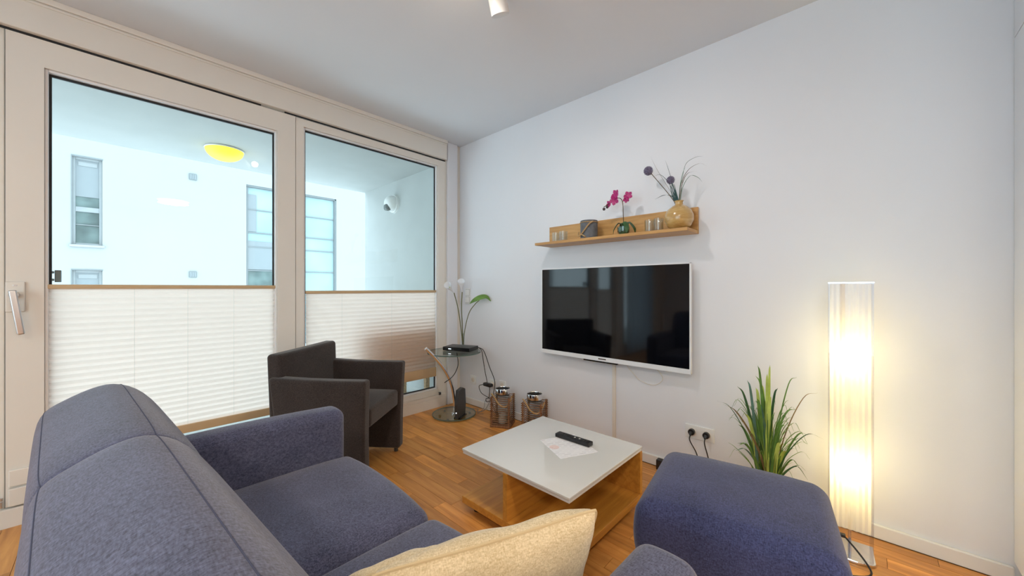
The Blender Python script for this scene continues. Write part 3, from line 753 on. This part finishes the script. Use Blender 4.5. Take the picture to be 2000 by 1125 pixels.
# ================================================================== SIDE TABLE CORNER
TX, TY = 2.052, 2.640
st = thing('side_table', 'round glass side table with curved chrome tube', 'table', (TX, TY, 0))
MB().lathe([(0.0005, 0.012), (0.188, 0.012), (0.190, 0.016), (0.188, 0.020), (0.0005, 0.020)], n=48).build('base_disc', 'table_glass', st, smooth=True)
MB().lathe([(0.186, 0.0125), (0.1915, 0.0115), (0.1915, 0.0205), (0.186, 0.0195)], n=48, closed=True).build('base_edge', 'green_edge', st, smooth=True)
for k in range(3):
    a = R(90 + 120 * k); MB().cyl((0.14 * math.cos(a), 0.14 * math.sin(a), 0), (0.14 * math.cos(a), 0.14 * math.sin(a), 0.012), 0.010, n=12).build('foot', 'dark_grey', st, smooth=True)
MB().curve([(-0.012, -0.02, 0.02), (-0.018, -0.025, 0.14), (-0.055, -0.03, 0.29), (-0.125, -0.035, 0.42), (-0.215, -0.03, 0.535), (-0.312, -0.025, 0.632)], 0.0135, 16).build('chrome_tube', 'chrome', st, smooth=True)
MB().cyl((-0.012, -0.02, 0.019), (-0.012, -0.02, 0.028), 0.028, n=20).build('tube_flange', 'chrome', st, smooth=True)
MB().lathe([(0.0005, 0.560), (0.233, 0.560), (0.235, 0.564), (0.233, 0.568), (0.0005, 0.568)], n=56).build('top_disc', 'table_glass', st, smooth=True)
MB().lathe([(0.231, 0.5605), (0.2365, 0.5595), (0.2365, 0.5685), (0.231, 0.5675)], n=56, closed=True).build('top_edge', 'green_edge', st, smooth=True)
MB().cyl((-0.225, -0.03, 0.549), (-0.19, -0.03, 0.556), 0.010, n=12).build('top_bracket', 'chrome', st, smooth=True)
TZ = 0.5687
rc = thing('set_top_box', 'flat black set-top box on the glass side table', 'box', (2.125, 2.640, TZ), R(-68.6))
MB().rbox((0, 0, 0.020), (0.135, 0.085, 0.017), 0.004, 2, 1).build('box_body', 'black', rc, smooth=True)
MB().box(-0.132, 0.132, -0.0865, -0.085, 0.006, 0.034).build('front_panel', 'black_gloss', rc)
MB().box(-0.075, -0.048, -0.0872, -0.0866, 0.018, 0.024).build('front_badge', 'led', rc)
for sx in (-0.11, 0.11): MB().box(sx - 0.008, sx + 0.008, -0.06, 0.06, 0.0, 0.004).build('foot', 'dark_grey', rc)
cb = thing('box_cables', 'black cables hanging from the set-top box to a plug block', 'cable', (2.21, 2.58, 0))
MB().curve([(0.025, 0.03, 0.585), (0.03, -0.03, 0.59), (0.035, -0.085, 0.572), (0.045, -0.095, 0.50), (0.065, -0.10, 0.38), (0.07, -0.12, 0.30), (0.06, -0.135, 0.26)], 0.0032, 8).build('cord', 'black', cb, smooth=True)
MB().curve([(0.02, 0.05, 0.588), (0.045, -0.06, 0.585), (0.055, -0.105, 0.55), (0.08, -0.145, 0.42), (0.10, -0.19, 0.30), (0.098, -0.18, 0.20), (0.085, -0.17, 0.12), (0.07, -0.23, 0.04), (0.05, -0.28, 0.008)], 0.0034, 8).build('cord', 'black', cb, smooth=True)
MB().rbox((0.07, -0.135, 0.262), (0.022, 0.05, 0.016), 0.012, 3, 2).build('plug_block', 'black', cb, smooth=True)
MB().curve([(0.06, -0.09, 0.26), (0.04, -0.05, 0.24), (0.05, -0.07, 0.18), (0.085, -0.13, 0.14), (0.08, -0.16, 0.125), (0.06, -0.13, 0.11), (0.06, -0.12, 0.135), (0.08, -0.14, 0.15), (0.075, -0.15, 0.25)], 0.0030, 8).build('cord', 'black', cb, smooth=True)
MB().curve([(0.06, -0.12, 0.13), (0.07, -0.09, 0.09), (0.08, -0.07, 0.04), (0.06, -0.05, 0.006), (0.0, -0.07, 0.005), (0.03, -0.12, 0.006)], 0.0018, 6).build('thin_cord', 'grey', cb, smooth=True)
tag(MB().curve([(2.05, 2.60, 0.56), (2.045, 2.575, 0.47), (2.00, 2.55, 0.41), (1.93, 2.52, 0.375), (1.845, 2.50, 0.352)], 0.0035, 8).build('dangling_cable', 'black', smooth=True), 'short black cable dangling under the glass table top', 'cable')
md = thing('modem', 'upright black modem on the glass base of the side table', 'modem', (2.03, 2.527, 0.0205), R(-64))
mm = MB(); pr = [(-0.075, 0.0), (0.075, 0.0), (0.088, 0.10), (0.075, 0.225), (0.02, 0.248), (-0.06, 0.24), (-0.085, 0.12)]
vs = [(0.016 * s, y, z) for s in (-1, 1) for y, z in pr]; k = len(pr)
mm.add(vs, [tuple(range(k)), tuple(range(2*k - 1, k - 1, -1))] + [(i, i + k, (i + 1) % k + k, (i + 1) % k) for i in range(k)]); mm.build('modem_body', 'dark_grey', md, bevel=0.006)
MB().box(-0.030, 0.030, -0.07, 0.07, 0.0, 0.008).build('modem_foot', 'black_gloss', md, bevel=0.002)
for z in (0.05, 0.09): MB().box(-0.004, 0.004, -0.0865, -0.0845, z, z + 0.008).build('indicator_light', 'led', md, loc=(0, 0.006 - 0.06 * 0 , 0))
tag(MB().curve([(2.06, 2.59, 0.06), (2.12, 2.63, 0.03), (2.20, 2.60, 0.006), (2.26, 2.66, 0.004), (2.30, 2.60, 0.004), (2.24, 2.55, 0.004), (2.29, 2.50, 0.02), (2.33, 2.47, 0.10)], 0.002, 6).build('network_cable', 'grey', smooth=True), 'thin grey network cable curling behind the modem', 'cable')

# ---- calla lilies in a slim glass
cl = thing('calla_lilies', 'two white calla lilies and a leaf in a slim glass vase', 'flowers', (2.23, 2.735, TZ))
MB().lathe([(0.0005, 0.0), (0.013, 0.0), (0.014, 0.003), (0.014, 0.135), (0.0125, 0.135), (0.0125, 0.006), (0.0005, 0.005)], n=18).build('slim_vase', 'tumbler', cl, smooth=True)
def calla(pts, tip):
    MB().curve(pts, 0.0042, 8).build('stem', 'stem_olive', cl, smooth=True)
    p = Vector(pts[-1]); ax = Vector(tip).normalized(); u = ax.orthogonal().normalized(); w = ax.cross(u); m = MB(); vs = []; nn = 20; rows = 9
    front = Vector((-0.6, -0.75, 0.1)); front = (front - ax * front.dot(ax)).normalized(); sd = ax.cross(front)
    for i in range(rows):
        t = i / (rows - 1); r = 0.005 + 0.020 * t ** 1.5
        for k in range(nn):
            a = 2 * math.pi * k / nn; d = front * math.cos(a) + sd * math.sin(a)
            hgt = 0.085 * t * (1.0 + 0.45 * t * t * (0.5 - 0.5 * math.cos(a)))
            vs.append(p + ax * hgt + d * r * (1 + 0.35 * t ** 3 * abs(math.sin(a))))
    m.add(vs, [(i*nn+k, i*nn+(k+1)%nn, (i+1)*nn+(k+1)%nn, (i+1)*nn+k) for i in range(rows-1) for k in range(nn)])
    m.build('spathe', 'calla', cl, smooth=True)
    MB().sweep([p + ax * 0.01, p + ax * 0.05, p + ax * 0.078], [0.004, 0.005, 0.003], 8).build('spadix', 'leaf_lime', cl, smooth=True)
calla([(0, 0, 0.01), (-0.035, -0.01, 0.20), (-0.085, -0.03, 0.38), (-0.145, -0.05, 0.52)], (-0.75, -0.1, 0.65))
calla([(0, 0, 0.01), (-0.008, 0.0, 0.20), (-0.022, -0.005, 0.38), (-0.018, -0.01, 0.525)], (-0.25, -0.15, 0.95))
MB().curve([(0, 0, 0.01), (0.008, -0.02, 0.18), (0.025, -0.06, 0.33), (0.05, -0.12, 0.415), (0.065, -0.155, 0.445)], 0.0036, 8).build('leaf_stem', 'stem_olive', cl, smooth=True)
p = spline([(0.03, -0.06, 0.415), (0.055, -0.11, 0.45), (0.08, -0.17, 0.475), (0.10, -0.22, 0.478), (0.105, -0.27, 0.44)], 6)
n = len(p); MB().strip(p, [0.002 + 0.024 * math.sin(math.pi * (i / (n - 1)) ** 0.8) for i in range(n)], (0.35, 0.3, 0.9), 0.25).build('broad_leaf', 'leaf', cl, smooth=True)

# ---- twig lanterns
def lantern(label, x, y, rz):
    t = thing('twig_lantern', label, 'lantern', (x, y, 0), rz, group='twig lanterns by the wall')
    S, nl = 0.078, 13
    MB().rbox((0, 0, 0.010), (S + 0.006, S + 0.006, 0.010), 0.004, 2, 1).build('base_plate', 'twig', t, smooth=True)
    for k in range(4):
        a = R(45 + 90 * k); cx, cy = S * 1.414 * math.cos(a) * 0.93, S * 1.414 * math.sin(a) * 0.93
        MB().cyl((cx, cy, 0.018), (cx, cy, 0.245), 0.0075, n=8).build('corner_post', 'twig', t, smooth=True)
    for i in range(nl):
        z = 0.030 + 0.0172 * i; m = MB()
        for k in range(4):
            q = Matrix.Rotation(R(90 * k), 4, 'Z')
            L = S + 0.008
            m.cyl(q @ Vector((S, -L, z + 0.004 * (k % 2))), q @ Vector((S, L, z + 0.004 * (k % 2))), 0.0030, n=6)
        m.build('twig_ring', 'twig', t, smooth=True)
    MB().lathe([(0.058, 0.020), (0.058, 0.285), (0.056, 0.285), (0.056, 0.022)], n=32).build('glass_cylinder', 'tumbler', t, smooth=True)
    MB().lathe([(0.057, 0.262), (0.0600, 0.262), (0.0615, 0.300), (0.0595, 0.304), (0.0570, 0.300)], n=32, closed=True).build('chrome_collar', 'chrome', t, smooth=True)
    MB().lathe([(0.0562, 0.250), (0.0562, 0.2985)], n=32).build('collar_shade_sleeve', 'dark_grey', t, smooth=True)  # added dark sleeve stands in for the shade inside the collar opening
    MB().lathe([(0.0005, 0.020), (0.034, 0.020), (0.034, 0.085), (0.0005, 0.088)], n=20).build('candle', 'candle', t, smooth=True)
    MB().curve([(-0.02, S + 0.008, 0.246), (-0.05, S, 0.262), (-0.085, S * 0.55, 0.245), (-0.098, 0.0, 0.195), (-0.085, -S * 0.6, 0.175), (-0.055, -S * 0.95, 0.205), (-0.02, -S - 0.008, 0.245)], 0.0055, 8).build('rope_handle', 'rope', t, smooth=True)
lantern('brown twig lantern with rope handle nearer the glass side table', 2.185, 2.165, R(28))
lantern('brown twig lantern with rope handle half behind the white table', 2.245, 1.872, R(22))

# ================================================================== COFFEE TABLE
CT = thing('coffee_table', 'low oak coffee table with white glass top', 'table', (1.53, 1.154, 0))
hs = 0.328
MB().rbox((0, 0, 0.309), (hs, hs, 0.006), 0.0025, 2, 2).build('glass_top', 'white_glass', CT, smooth=True)
MB().box(-hs + 0.004, hs - 0.004, -hs + 0.004, hs - 0.004, 0.290, 0.3025).build('top_board', 'white_plastic', CT)
MB().box(-hs, hs, -hs, hs, 0.040, 0.075).build('base_board', 'oak', CT, bevel=0.002)
MB().box(-hs, hs - 0.026, 0.010, 0.036, 0.0755, 0.2895).build('cross_panel', 'oak', CT, bevel=0.0015)
MB().box(hs - 0.025, hs, -hs, 0.036, 0.0755, 0.2895).build('side_panel', 'oak', CT, bevel=0.0015)
for sx in (-0.27, 0.27):
    for sy in (-0.27, 0.27): MB().cyl((sx, sy, 0), (sx, sy, 0.040), 0.022, n=14).build('caster', 'black', CT, smooth=True)
CZ = 0.3152
pa = tag(MB().box(-0.105, 0.105, -0.1485 + 0.03, 0.1485 - 0.03, 0, 0.0008).build('printed_sheet', 'paper', loc=(1.594, 1.106, CZ)), 'white printed sheet lying under the remote control', 'paper')
pa.rotation_euler = (0, 0, R(-26 + 90 - 90 + 0)); 
rm = thing('remote_control', 'long black remote control on the white table', 'remote control', (1.664, 1.118, CZ + 0.001), R(1))
MB().rbox((0, 0, 0.011), (0.022, 0.105, 0.010), 0.004, 2, 2).build('remote_body', 'black', rm, smooth=True)
for i in range(11):
    for j in range(3):
        MB().box(-0.014 + 0.0105 * j, -0.014 + 0.0105 * j + 0.0072, -0.085 + 0.0145 * i, -0.085 + 0.0145 * i + 0.008, 0.021, 0.0228).build('button', 'white_plastic' if (i in (3, 5) and j == 1) else 'dark_grey', rm)

# ================================================================== ARMCHAIR
AC = thing('armchair', 'small dark brown tub armchair in front of the window', 'armchair', (0.985, 2.375, 0), R(39))
# local: +x along the width (towards the television), -y is the front
w2, d2 = 0.292, 0.265
def taper(u, w):
    return (w.x, w.y, w.z)
for s in (-1, 1):
    def arm_fn(u, w, s=s):
        return (w.x + s * 0.010 * (u[2] + 1), w.y + (0.012 if u[1] < 0 else 0.03) * (-(1 if u[1] < 0 else -1)) * max(0, u[2]) , w.z + 0.012 * (u[1] > 0) * u[1] * max(0, u[2]))
    MB().rbox((s * (w2 - 0.038), -0.01, 0.325), (0.038, d2 - 0.008, 0.295), 0.018, 3, 5, fn=arm_fn).build('arm_panel', 'chair', AC, smooth=True)
def back_fn(u, w):
    t = (u[2] + 1) / 2
    return (w.x * (1 + 0.02 * t), w.y + 0.028 * t + 0.006 * (u[0] ** 2), w.z)
MB().rbox((0, d2 - 0.035, 0.395), (w2 - 0.006, 0.042, 0.362), 0.022, 3, 6, fn=back_fn).build('backrest', 'chair', AC, smooth=True)
def seat_fn(u, w):
    return (w.x, w.y, w.z + (0.016 * (1 - u[0] ** 2) * (1 - u[1] ** 2) if u[2] > 0 else 0))
MB().rbox((0, -0.03, 0.385), (w2 - 0.077, d2 - 0.032, 0.055), 0.022, 3, 6, fn=seat_fn).build('seat_cushion', 'chair', AC, smooth=True)
MB().box(-w2 + 0.076, w2 - 0.076, 0.12, 0.17, 0.03, 0.335).build('rear_panel', 'chair', AC, bevel=0.006)
for sx in (-1, 1):
    for sy in (-0.23, 0.20): MB().cyl((sx * (w2 - 0.04), sy, 0), (sx * (w2 - 0.04), sy, 0.034), 0.013, n=12).build('foot', 'dark_grey', AC, smooth=True)

# ================================================================== SOFA
SF = thing('sofa', 'blue grey two-seat fabric sofa with adjustable backrests', 'sofa', (0, 0, 0))
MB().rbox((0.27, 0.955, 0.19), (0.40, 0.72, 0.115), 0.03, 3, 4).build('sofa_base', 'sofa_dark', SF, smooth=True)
for sx in (-0.08, 0.62):
    for sy in (0.32, 1.60): MB().cyl((sx, sy, 0), (sx, sy, 0.08), 0.018, 0.022, n=14).build('leg', 'steel', SF, smooth=True)
for (y0, y1, xc, up) in ((1.578, 1.705, 0.275, 0.0), (0.205, 0.332, 0.31, 0.015)):
    def arm_fn(u, w):
        return (w.x, w.y, w.z + (0.008 * (1 - u[1] ** 2) + 0.012 * (1 - u[0] ** 2) if u[2] > 0 else 0))
    MB().rbox((xc, (y0 + y1) / 2, 0.345 + up / 2), (xc + 0.11, (y1 - y0) / 2, 0.268 + up / 2), 0.035, 4, 6, fn=arm_fn).build('armrest', 'sofa', SF, smooth=True)
for (y0, y1) in ((0.972, 1.576), (0.334, 0.968)):
    def seat_fn2(u, w):
        e = (1 - u[0] ** 4) * (1 - u[1] ** 4)
        return (w.x + (0.02 * (1 - u[1] ** 2) if u[0] > 0 else 0), w.y, w.z + (0.028 * e if u[2] > 0 else 0))
    MB().rbox((0.372, (y0 + y1) / 2, 0.367), (0.302, (y1 - y0) / 2, 0.070), 0.045, 4, 8, fn=seat_fn2).build('seat_cushion', 'sofa', SF, smooth=True)
# backrest cushions: profile swept along y, plump in the middle, gathered towards the ends
prof = [(-0.110, 0.10), (-0.112, 0.45), (-0.112, 0.66), (-0.106, 0.765), (-0.092, 0.806), (-0.062, 0.828), (-0.01, 0.852), (0.035, 0.858), (0.080, 0.836), (0.118, 0.787), (0.138, 0.73), (0.155, 0.64), (0.180, 0.50), (0.195, 0.40), (0.19, 0.20), (0.15, 0.10)]
cx, cz = 0.02, 0.46
prof_s = [(p.x, p.y) for p in spline([(a, b, 0) for a, b in prof], 3)]
for (y0, y1, e0, e1) in ((0.985, 1.640, 0.16, 1.0), (0.20, 0.985, 1.0, 0.16)):
    m = MB(); rows = 28; vs = []; k = len(prof_s)
    for i in range(rows + 1):
        s = -1 + 2 * i / rows
        y = (y0 + y1) / 2 + (y1 - y0) / 2 * math.sin(s * math.pi / 2)
        e = abs(s); amt = e0 if s < 0 else e1
        e_ = abs(math.sin(s * math.pi / 2))
        sc = 1 - amt * 0.26 * (1 - math.sqrt(max(0, 1 - e_ ** 7)))
        for (a, b) in prof_s:
            zz = cz + (b - cz) * (1 - (1 - sc) * 0.42) if b > cz else b
            vs.append((cx + (a - cx) * sc - 0.074 * (y - 1.0), y, zz))
    fs = [(i*k+j, i*k+(j+1) % k, (i+1)*k+(j+1) % k, (i+1)*k+j) for i in range(rows) for j in range(k)]
    fs += [tuple(range(k))[::-1], tuple(rows*k + j for j in range(k))]
    m.add(vs, fs); o = m.build('back_cushion', 'sofa', SF, smooth=True)
    for (j0, nm) in ((prof_s.index(min(prof_s, key=lambda q: abs(q[0] + 0.098) + abs(q[1] - 0.806))), 'piping'), (prof_s.index(min(prof_s, key=lambda q: abs(q[0] - 0.055) + abs(q[1] - 0.850))), 'piping')):
        MB().sweep([vs[i*k + j0] for i in range(1, rows)], 0.0010, 6).build(nm, 'piping', o, smooth=True)

# ---- cushions
def pillow(name, label, hw, hh, th, mtx, seed=0, part_mat='linen'):
    t = thing(name, label, 'cushion'); t.matrix_world = mtx
    m = MB(); n = 36; vs, fs, idx = [], [], {}
    for sgn in (1, -1):
        for i in range(n + 1):
            for j in range(n + 1):
                u, v = -1 + 2 * i / n, -1 + 2 * j / n
                edge = i in (0, n) or j in (0, n)
                key = (i, j, 0 if edge else sgn)
                if key in idx: continue
                px = u * hw * (1 - 0.075 * (1 - v * v)); pz = v * hh * (1 - 0.075 * (1 - u * u)); cr = 1 - 0.055 * (u * v) ** 6; px *= cr; pz *= cr
                tt = th * ((1 - u * u) * (1 - v * v)) ** 0.42
                wr = 0.010 * noise.noise(Vector((u * 2.3 + seed, v * 2.3, sgn * 3))) * ((1 - u * u) * (1 - v * v)) ** 0.3
                idx[key] = len(vs); vs.append((px, 0 if edge else -sgn * tt + wr, pz))
    g = lambda i, j, s: idx[(i, j, 0 if (i in (0, n) or j in (0, n)) else s)]
    for sgn in (1, -1):
        for i in range(n):
            for j in range(n):
                q = (g(i, j, sgn), g(i+1, j, sgn), g(i+1, j+1, sgn), g(i, j+1, sgn)); fs.append(q if sgn > 0 else q[::-1])
    m.add(vs, fs); m.build('cover', part_mat, t, smooth=True)
    ring = [vs[g(i, 0, 1)] for i in range(n)] + [vs[g(n, j, 1)] for j in range(n)] + [vs[g(n - i, n, 1)] for i in range(n)] + [vs[g(0, n - j, 1)] for j in range(n + 1)]
    MB().sweep(ring, 0.0028, 6).build('piping', 'linen_pipe', t, smooth=True)
    return t
def frame_mtx(corner, along, down, hw, hh):
    """pillow placed by its upper right corner; along = towards its left, down = towards its foot"""
    a, d = Vector(along).normalized(), Vector(down); d = (d - a * d.dot(a)).normalized()
    X, Z = -a, -d; Y = Z.cross(X)
    c = Vector(corner) + a * hw + d * hh
    return Matrix(((X.x, Y.x, Z.x, c.x), (X.y, Y.y, Z.y, c.y), (X.z, Y.z, Z.z, c.z), (0, 0, 0, 1)))
pillow('scatter_cushion', 'beige linen cushion standing against the near sofa arm', 0.205, 0.135, 0.058, frame_mtx((0.615, 0.352, 0.726), (-0.88, 0.47, -0.07), (0.22, 0.13, -0.5), 0.205, 0.135), 1.0)
pillow('scatter_cushion', 'beige linen cushion slumped lower against the sofa back', 0.11, 0.10, 0.05, frame_mtx((0.395, 0.535, 0.678), (-0.70, 0.62, -0.30), (0.12, 0.16, -0.5), 0.11, 0.10), 5.0)

# ================================================================== FOOTSTOOL
OT = thing('footstool', 'blue grey upholstered footstool with rounded cushion top', 'footstool', (1.372, 0.302, 0), R(9))
def ot_fn(u, w):
    e = (1 - u[0] ** 4) * (1 - u[1] ** 4)
    return (w.x + 0.012 * (1 - u[2] ** 2) * (1 if w.x > 0 else -1) * abs(u[0]), w.y + 0.015 * (1 - u[2] ** 2) * (1 if w.y > 0 else -1) * abs(u[1]), w.z + (0.022 * e if u[2] > 0 else 0))
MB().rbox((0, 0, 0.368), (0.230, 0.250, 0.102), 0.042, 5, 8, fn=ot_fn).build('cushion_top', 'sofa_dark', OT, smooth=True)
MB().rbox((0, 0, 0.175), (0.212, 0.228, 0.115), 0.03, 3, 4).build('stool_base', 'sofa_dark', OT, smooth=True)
for sx in (-0.17, 0.17):
    for sy in (-0.2, 0.2): MB().cyl((sx, sy, 0), (sx, sy, 0.065), 0.018, 0.02, n=12).build('leg', 'steel', OT, smooth=True)

# ================================================================== POTTED GRASS
PG = thing('potted_grass', 'tall artificial grass plant in a pot beside the floor lamp', 'plant', (2.13, 0.330, 0))
MB().lathe([(0.0005, 0.0), (0.062, 0.0), (0.075, 0.02), (0.088, 0.15), (0.090, 0.165), (0.084, 0.165), (0.080, 0.145), (0.0005, 0.145)], n=32).build('plant_pot', 'pot', PG, smooth=True)
MB().lathe([(0.0005, 0.152), (0.06, 0.15), (0.080, 0.144)], n=24).build('soil', 'soil', PG, smooth=True)
rnd = random.Random(11)
def g_blade(dx, dy, top, w, mat, droop=0.0):
    b = (rnd.uniform(-0.025, 0.025), rnd.uniform(-0.03, 0.03), 0.145)
    mid = (b[0] + dx * 0.30, b[1] + dy * 0.30, 0.145 + (top - 0.145) * 0.55)
    pts = [b, mid, (b[0] + dx * 0.7, b[1] + dy * 0.7, 0.145 + (top - 0.145) * 0.92), (b[0] + dx, b[1] + dy, top - droop)]
    blade(PG, pts, w, mat, 0.35, 'leaf_blade', 6, Vector((0.25 + rnd.uniform(-0.3, 0.3), 1.0, 0.0)))
for (dx, dy, top, w, mat) in ((0.0, 0.035, 0.755, 0.009, 'leaf'), (0.0, 0.0, 0.72, 0.009, 'leaf_lime'), (-0.01, -0.045, 0.665, 0.008, 'leaf_dark'), (0.0, 0.075, 0.70, 0.007, 'leaf'), (0.01, 0.105, 0.64, 0.009, 'leaf_dark'), (0.0, 0.05, 0.68, 0.010, 'leaf_blue'), (0.02, 0.02, 0.66, 0.010, 'leaf_lime'), (0.0, -0.02, 0.62, 0.011, 'leaf_lime'),
        (0.02, 0.06, 0.58, 0.012, 'leaf_blue'), (0.0, 0.08, 0.55, 0.012, 'leaf'), (-0.02, 0.03, 0.60, 0.011, 'leaf'), (0.01, -0.005, 0.76, 0.007, 'leaf_lime'), (0.0, 0.04, 0.50, 0.013, 'leaf_blue'), (-0.03, 0.01, 0.46, 0.012, 'leaf_lime'), (-0.03, -0.03, 0.42, 0.012, 'leaf_lime'), (0.0, 0.10, 0.45, 0.010, 'leaf'), (0.0, 0.03, 0.64, 0.010, 'leaf_lime'), (-0.02, 0.06, 0.52, 0.011, 'leaf_lime'), (-0.02, -0.01, 0.54, 0.011, 'leaf_lime'), (-0.03, 0.045, 0.42, 0.011, 'leaf'), (0.0, -0.06, 0.50, 0.009, 'leaf'), (-0.03, -0.055, 0.38, 0.010, 'leaf_lime')):
    g_blade(dx, dy, top, w, mat)
for (dx, dy, top, dr, w, mat) in ((-0.05, 0.20, 0.555, 0.0, 0.008, 'leaf_tan'), (0.0, 0.21, 0.56, 0.01, 0.003, 'leaf_dark'), (0.03, -0.12, 0.58, 0.01, 0.006, 'leaf'), (0.02, -0.13, 0.48, 0.02, 0.005, 'leaf'), (0.0, -0.10, 0.735, 0.01, 0.004, 'leaf'), (0.05, -0.17, 0.66, 0.01, 0.003, 'leaf_tan'), (0.0, -0.20, 0.50, 0.03, 0.003, 'leaf_dark'),
        (-0.03, -0.10, 0.36, 0.04, 0.005, 'leaf'), (-0.02, -0.14, 0.34, 0.06, 0.004, 'leaf_dark'), (-0.06, 0.13, 0.37, 0.03, 0.006, 'leaf_blue'), (-0.05, 0.10, 0.40, 0.03, 0.007, 'leaf'), (0.03, 0.14, 0.36, 0.02, 0.005, 'leaf_dark'), (0.04, -0.07, 0.40, 0.03, 0.006, 'leaf_lime')):
    g_blade(dx, dy, top, w, mat, dr)
fine = MB()
for i in range(80):
    a = rnd.uniform(0, 6.283); r = rnd.uniform(0.03, 0.14); tp = rnd.uniform(0.28, 0.62) * (1 - r) + 0.03
    dx, dy = r * math.cos(a) * 0.7, r * math.sin(a)
    p = spline([(0.2 * dx, 0.2 * dy, 0.145), (0.5 * dx, 0.5 * dy, tp * 0.8), (dx, dy, tp), (dx * 1.25, dy * 1.25, tp - rnd.uniform(-0.02, 0.05))], 4)
    fine.strip(p, [0.0024 * (1 - i_ / (len(p) - 1)) + 0.0004 for i_ in range(len(p))], (rnd.uniform(-1, 1), 1, 0), 0.2)
fo = fine.build('fine_grass', 'leaf', PG, smooth=True); fo['kind'] = 'stuff'

# ================================================================== FLOOR LAMP
FL = thing('floor_lamp', 'tall slim floor lamp with glowing white pleated shade', 'lamp', (2.165, 0.040, 0), R(4))
SW, SD = 0.062, 0.055                           # half width (y) and half depth (x) of the shade
zt, zb = 1.150, 0.115
def shade_ring(scale=1.0):
    out = []; per = []
    pts = [(-SD, -SW), (-SD, SW), (SD, SW), (SD, -SW)]
    for a, b in zip(pts, pts[1:] + pts[:1]):
        L = math.hypot(b[0] - a[0], b[1] - a[1]); k = int(L / 0.0085)
        for i in range(k):
            t = i / k; nx_, ny_ = (b[1] - a[1]) / L, -(b[0] - a[0]) / L
            off = 0.0020 * (1 if i % 2 else -1)
            out.append(((a[0] + (b[0] - a[0]) * t - nx_ * off) * scale, (a[1] + (b[1] - a[1]) * t - ny_ * off) * scale))
    return out
rg = shade_ring(); k = len(rg)
m = MB(); m.add([(x, y, zb) for x, y in rg] + [(x, y, zt - 0.004) for x, y in rg], [(i, (i + 1) % k, k + (i + 1) % k, k + i) for i in range(k)])
m.build('pleated_shade', 'shade', FL)
# clear acrylic sheet wrapped around front and sides, standing on the foot
sheet = MB(); th = 0.003
for (a, b, c, d) in ((-SD - 0.012, -SD - 0.012 + th, -SW - 0.008, SW + 0.008),):
    sheet.box(a, b, c, d, 0.012, zt)
sheet.build('acrylic_front', 'acrylic', FL)
for s in (-1, 1):
    y = s * (SW + 0.0065)
    MB().box(-SD - 0.008, SD + 0.01, y - 0.0015, y + 0.0015, 0.012, zt).build('acrylic_side', 'acrylic', FL)
MB().box(-SD - 0.012, SD + 0.01, -SW - 0.009, SW + 0.009, zt, zt + 0.003).build('top_plate', 'acrylic', FL)
tb = MB(); tb.box(-SD - 0.013, -SD - 0.009, -SW - 0.010, SW + 0.010, zt - 0.001, zt + 0.005); tb.build('top_bar', 'steel', FL)
fp = [(-SD - 0.012 - 0.028 * math.cos(R(a)), (SW + 0.015) * math.sin(R(a))) for a in range(-90, 91, 15)] + [(SD + 0.012, SW + 0.015), (SD + 0.012, -SW - 0.015)]
MB().prism(fp, 0.0, 0.012).build('chrome_foot', 'chrome', FL, bevel=0.003)
MB().cyl((0.0, 0.0, 0.012), (0.0, 0.0, 1.1), 0.006, n=12).build('pole', 'chrome', FL, smooth=True)
for z in (0.36, 0.83):
    MB().rbox((0.0, 0, z), (0.018, 0.018, 0.03), 0.0175, 4, 1).build('bulb', 'bulb', FL, smooth=True)
    light('bulb_light', 'POINT', (0.0, 0, z), 21, (1.0, 0.79, 0.24), FL, shadow_soft_size=0.022)
MB().rbox((-SD - 0.02, 0.028, 0.092), (0.008, 0.012, 0.007), 0.003, 2, 1).build('cord_clip', 'black', FL, smooth=True)
MB().curve([(-SD - 0.024, 0.020, 0.092), (-SD - 0.04, -0.015, 0.06), (-SD - 0.055, -0.050, 0.018), (-SD - 0.085, -0.056, 0.0055), (-SD - 0.12, -0.03, 0.005), (-SD - 0.17, 0.05, 0.005), (-SD - 0.22, 0.14, 0.005)], 0.0035, 8).build('cord', 'black', FL, smooth=True)

# ================================================================== BUILT-IN WARDROBE at the end of the wall
WD = thing('wardrobe', 'white built-in wardrobe at the edge of the television wall', 'wardrobe', (1.86, -0.424, 0))
MB().box(-0.5, 0.50, -0.60, -0.022, 0.0, H - 0.001).build('carcass', 'wall', WD)
for (a, b, z0, z1) in ((-0.5, -0.002, 0.08, 2.086), (0.0, 0.499, 0.08, 2.086), (-0.5, -0.002, 2.0905, H - 0.004), (0.0, 0.499, 2.0905, H - 0.004)):
    d = MB().box(a, b, -0.0215, 0.0, z0, z1).build('door_panel', 'wall', WD, bevel=0.0015)
    if z0 < 1: MB().cyl((a + (0.05 if a >= 0 else 0.44), 0.02, 1.0), (a + (0.05 if a >= 0 else 0.44), 0.02, 1.2), 0.006, n=10).build('pull_bar', 'steel', d, smooth=True)
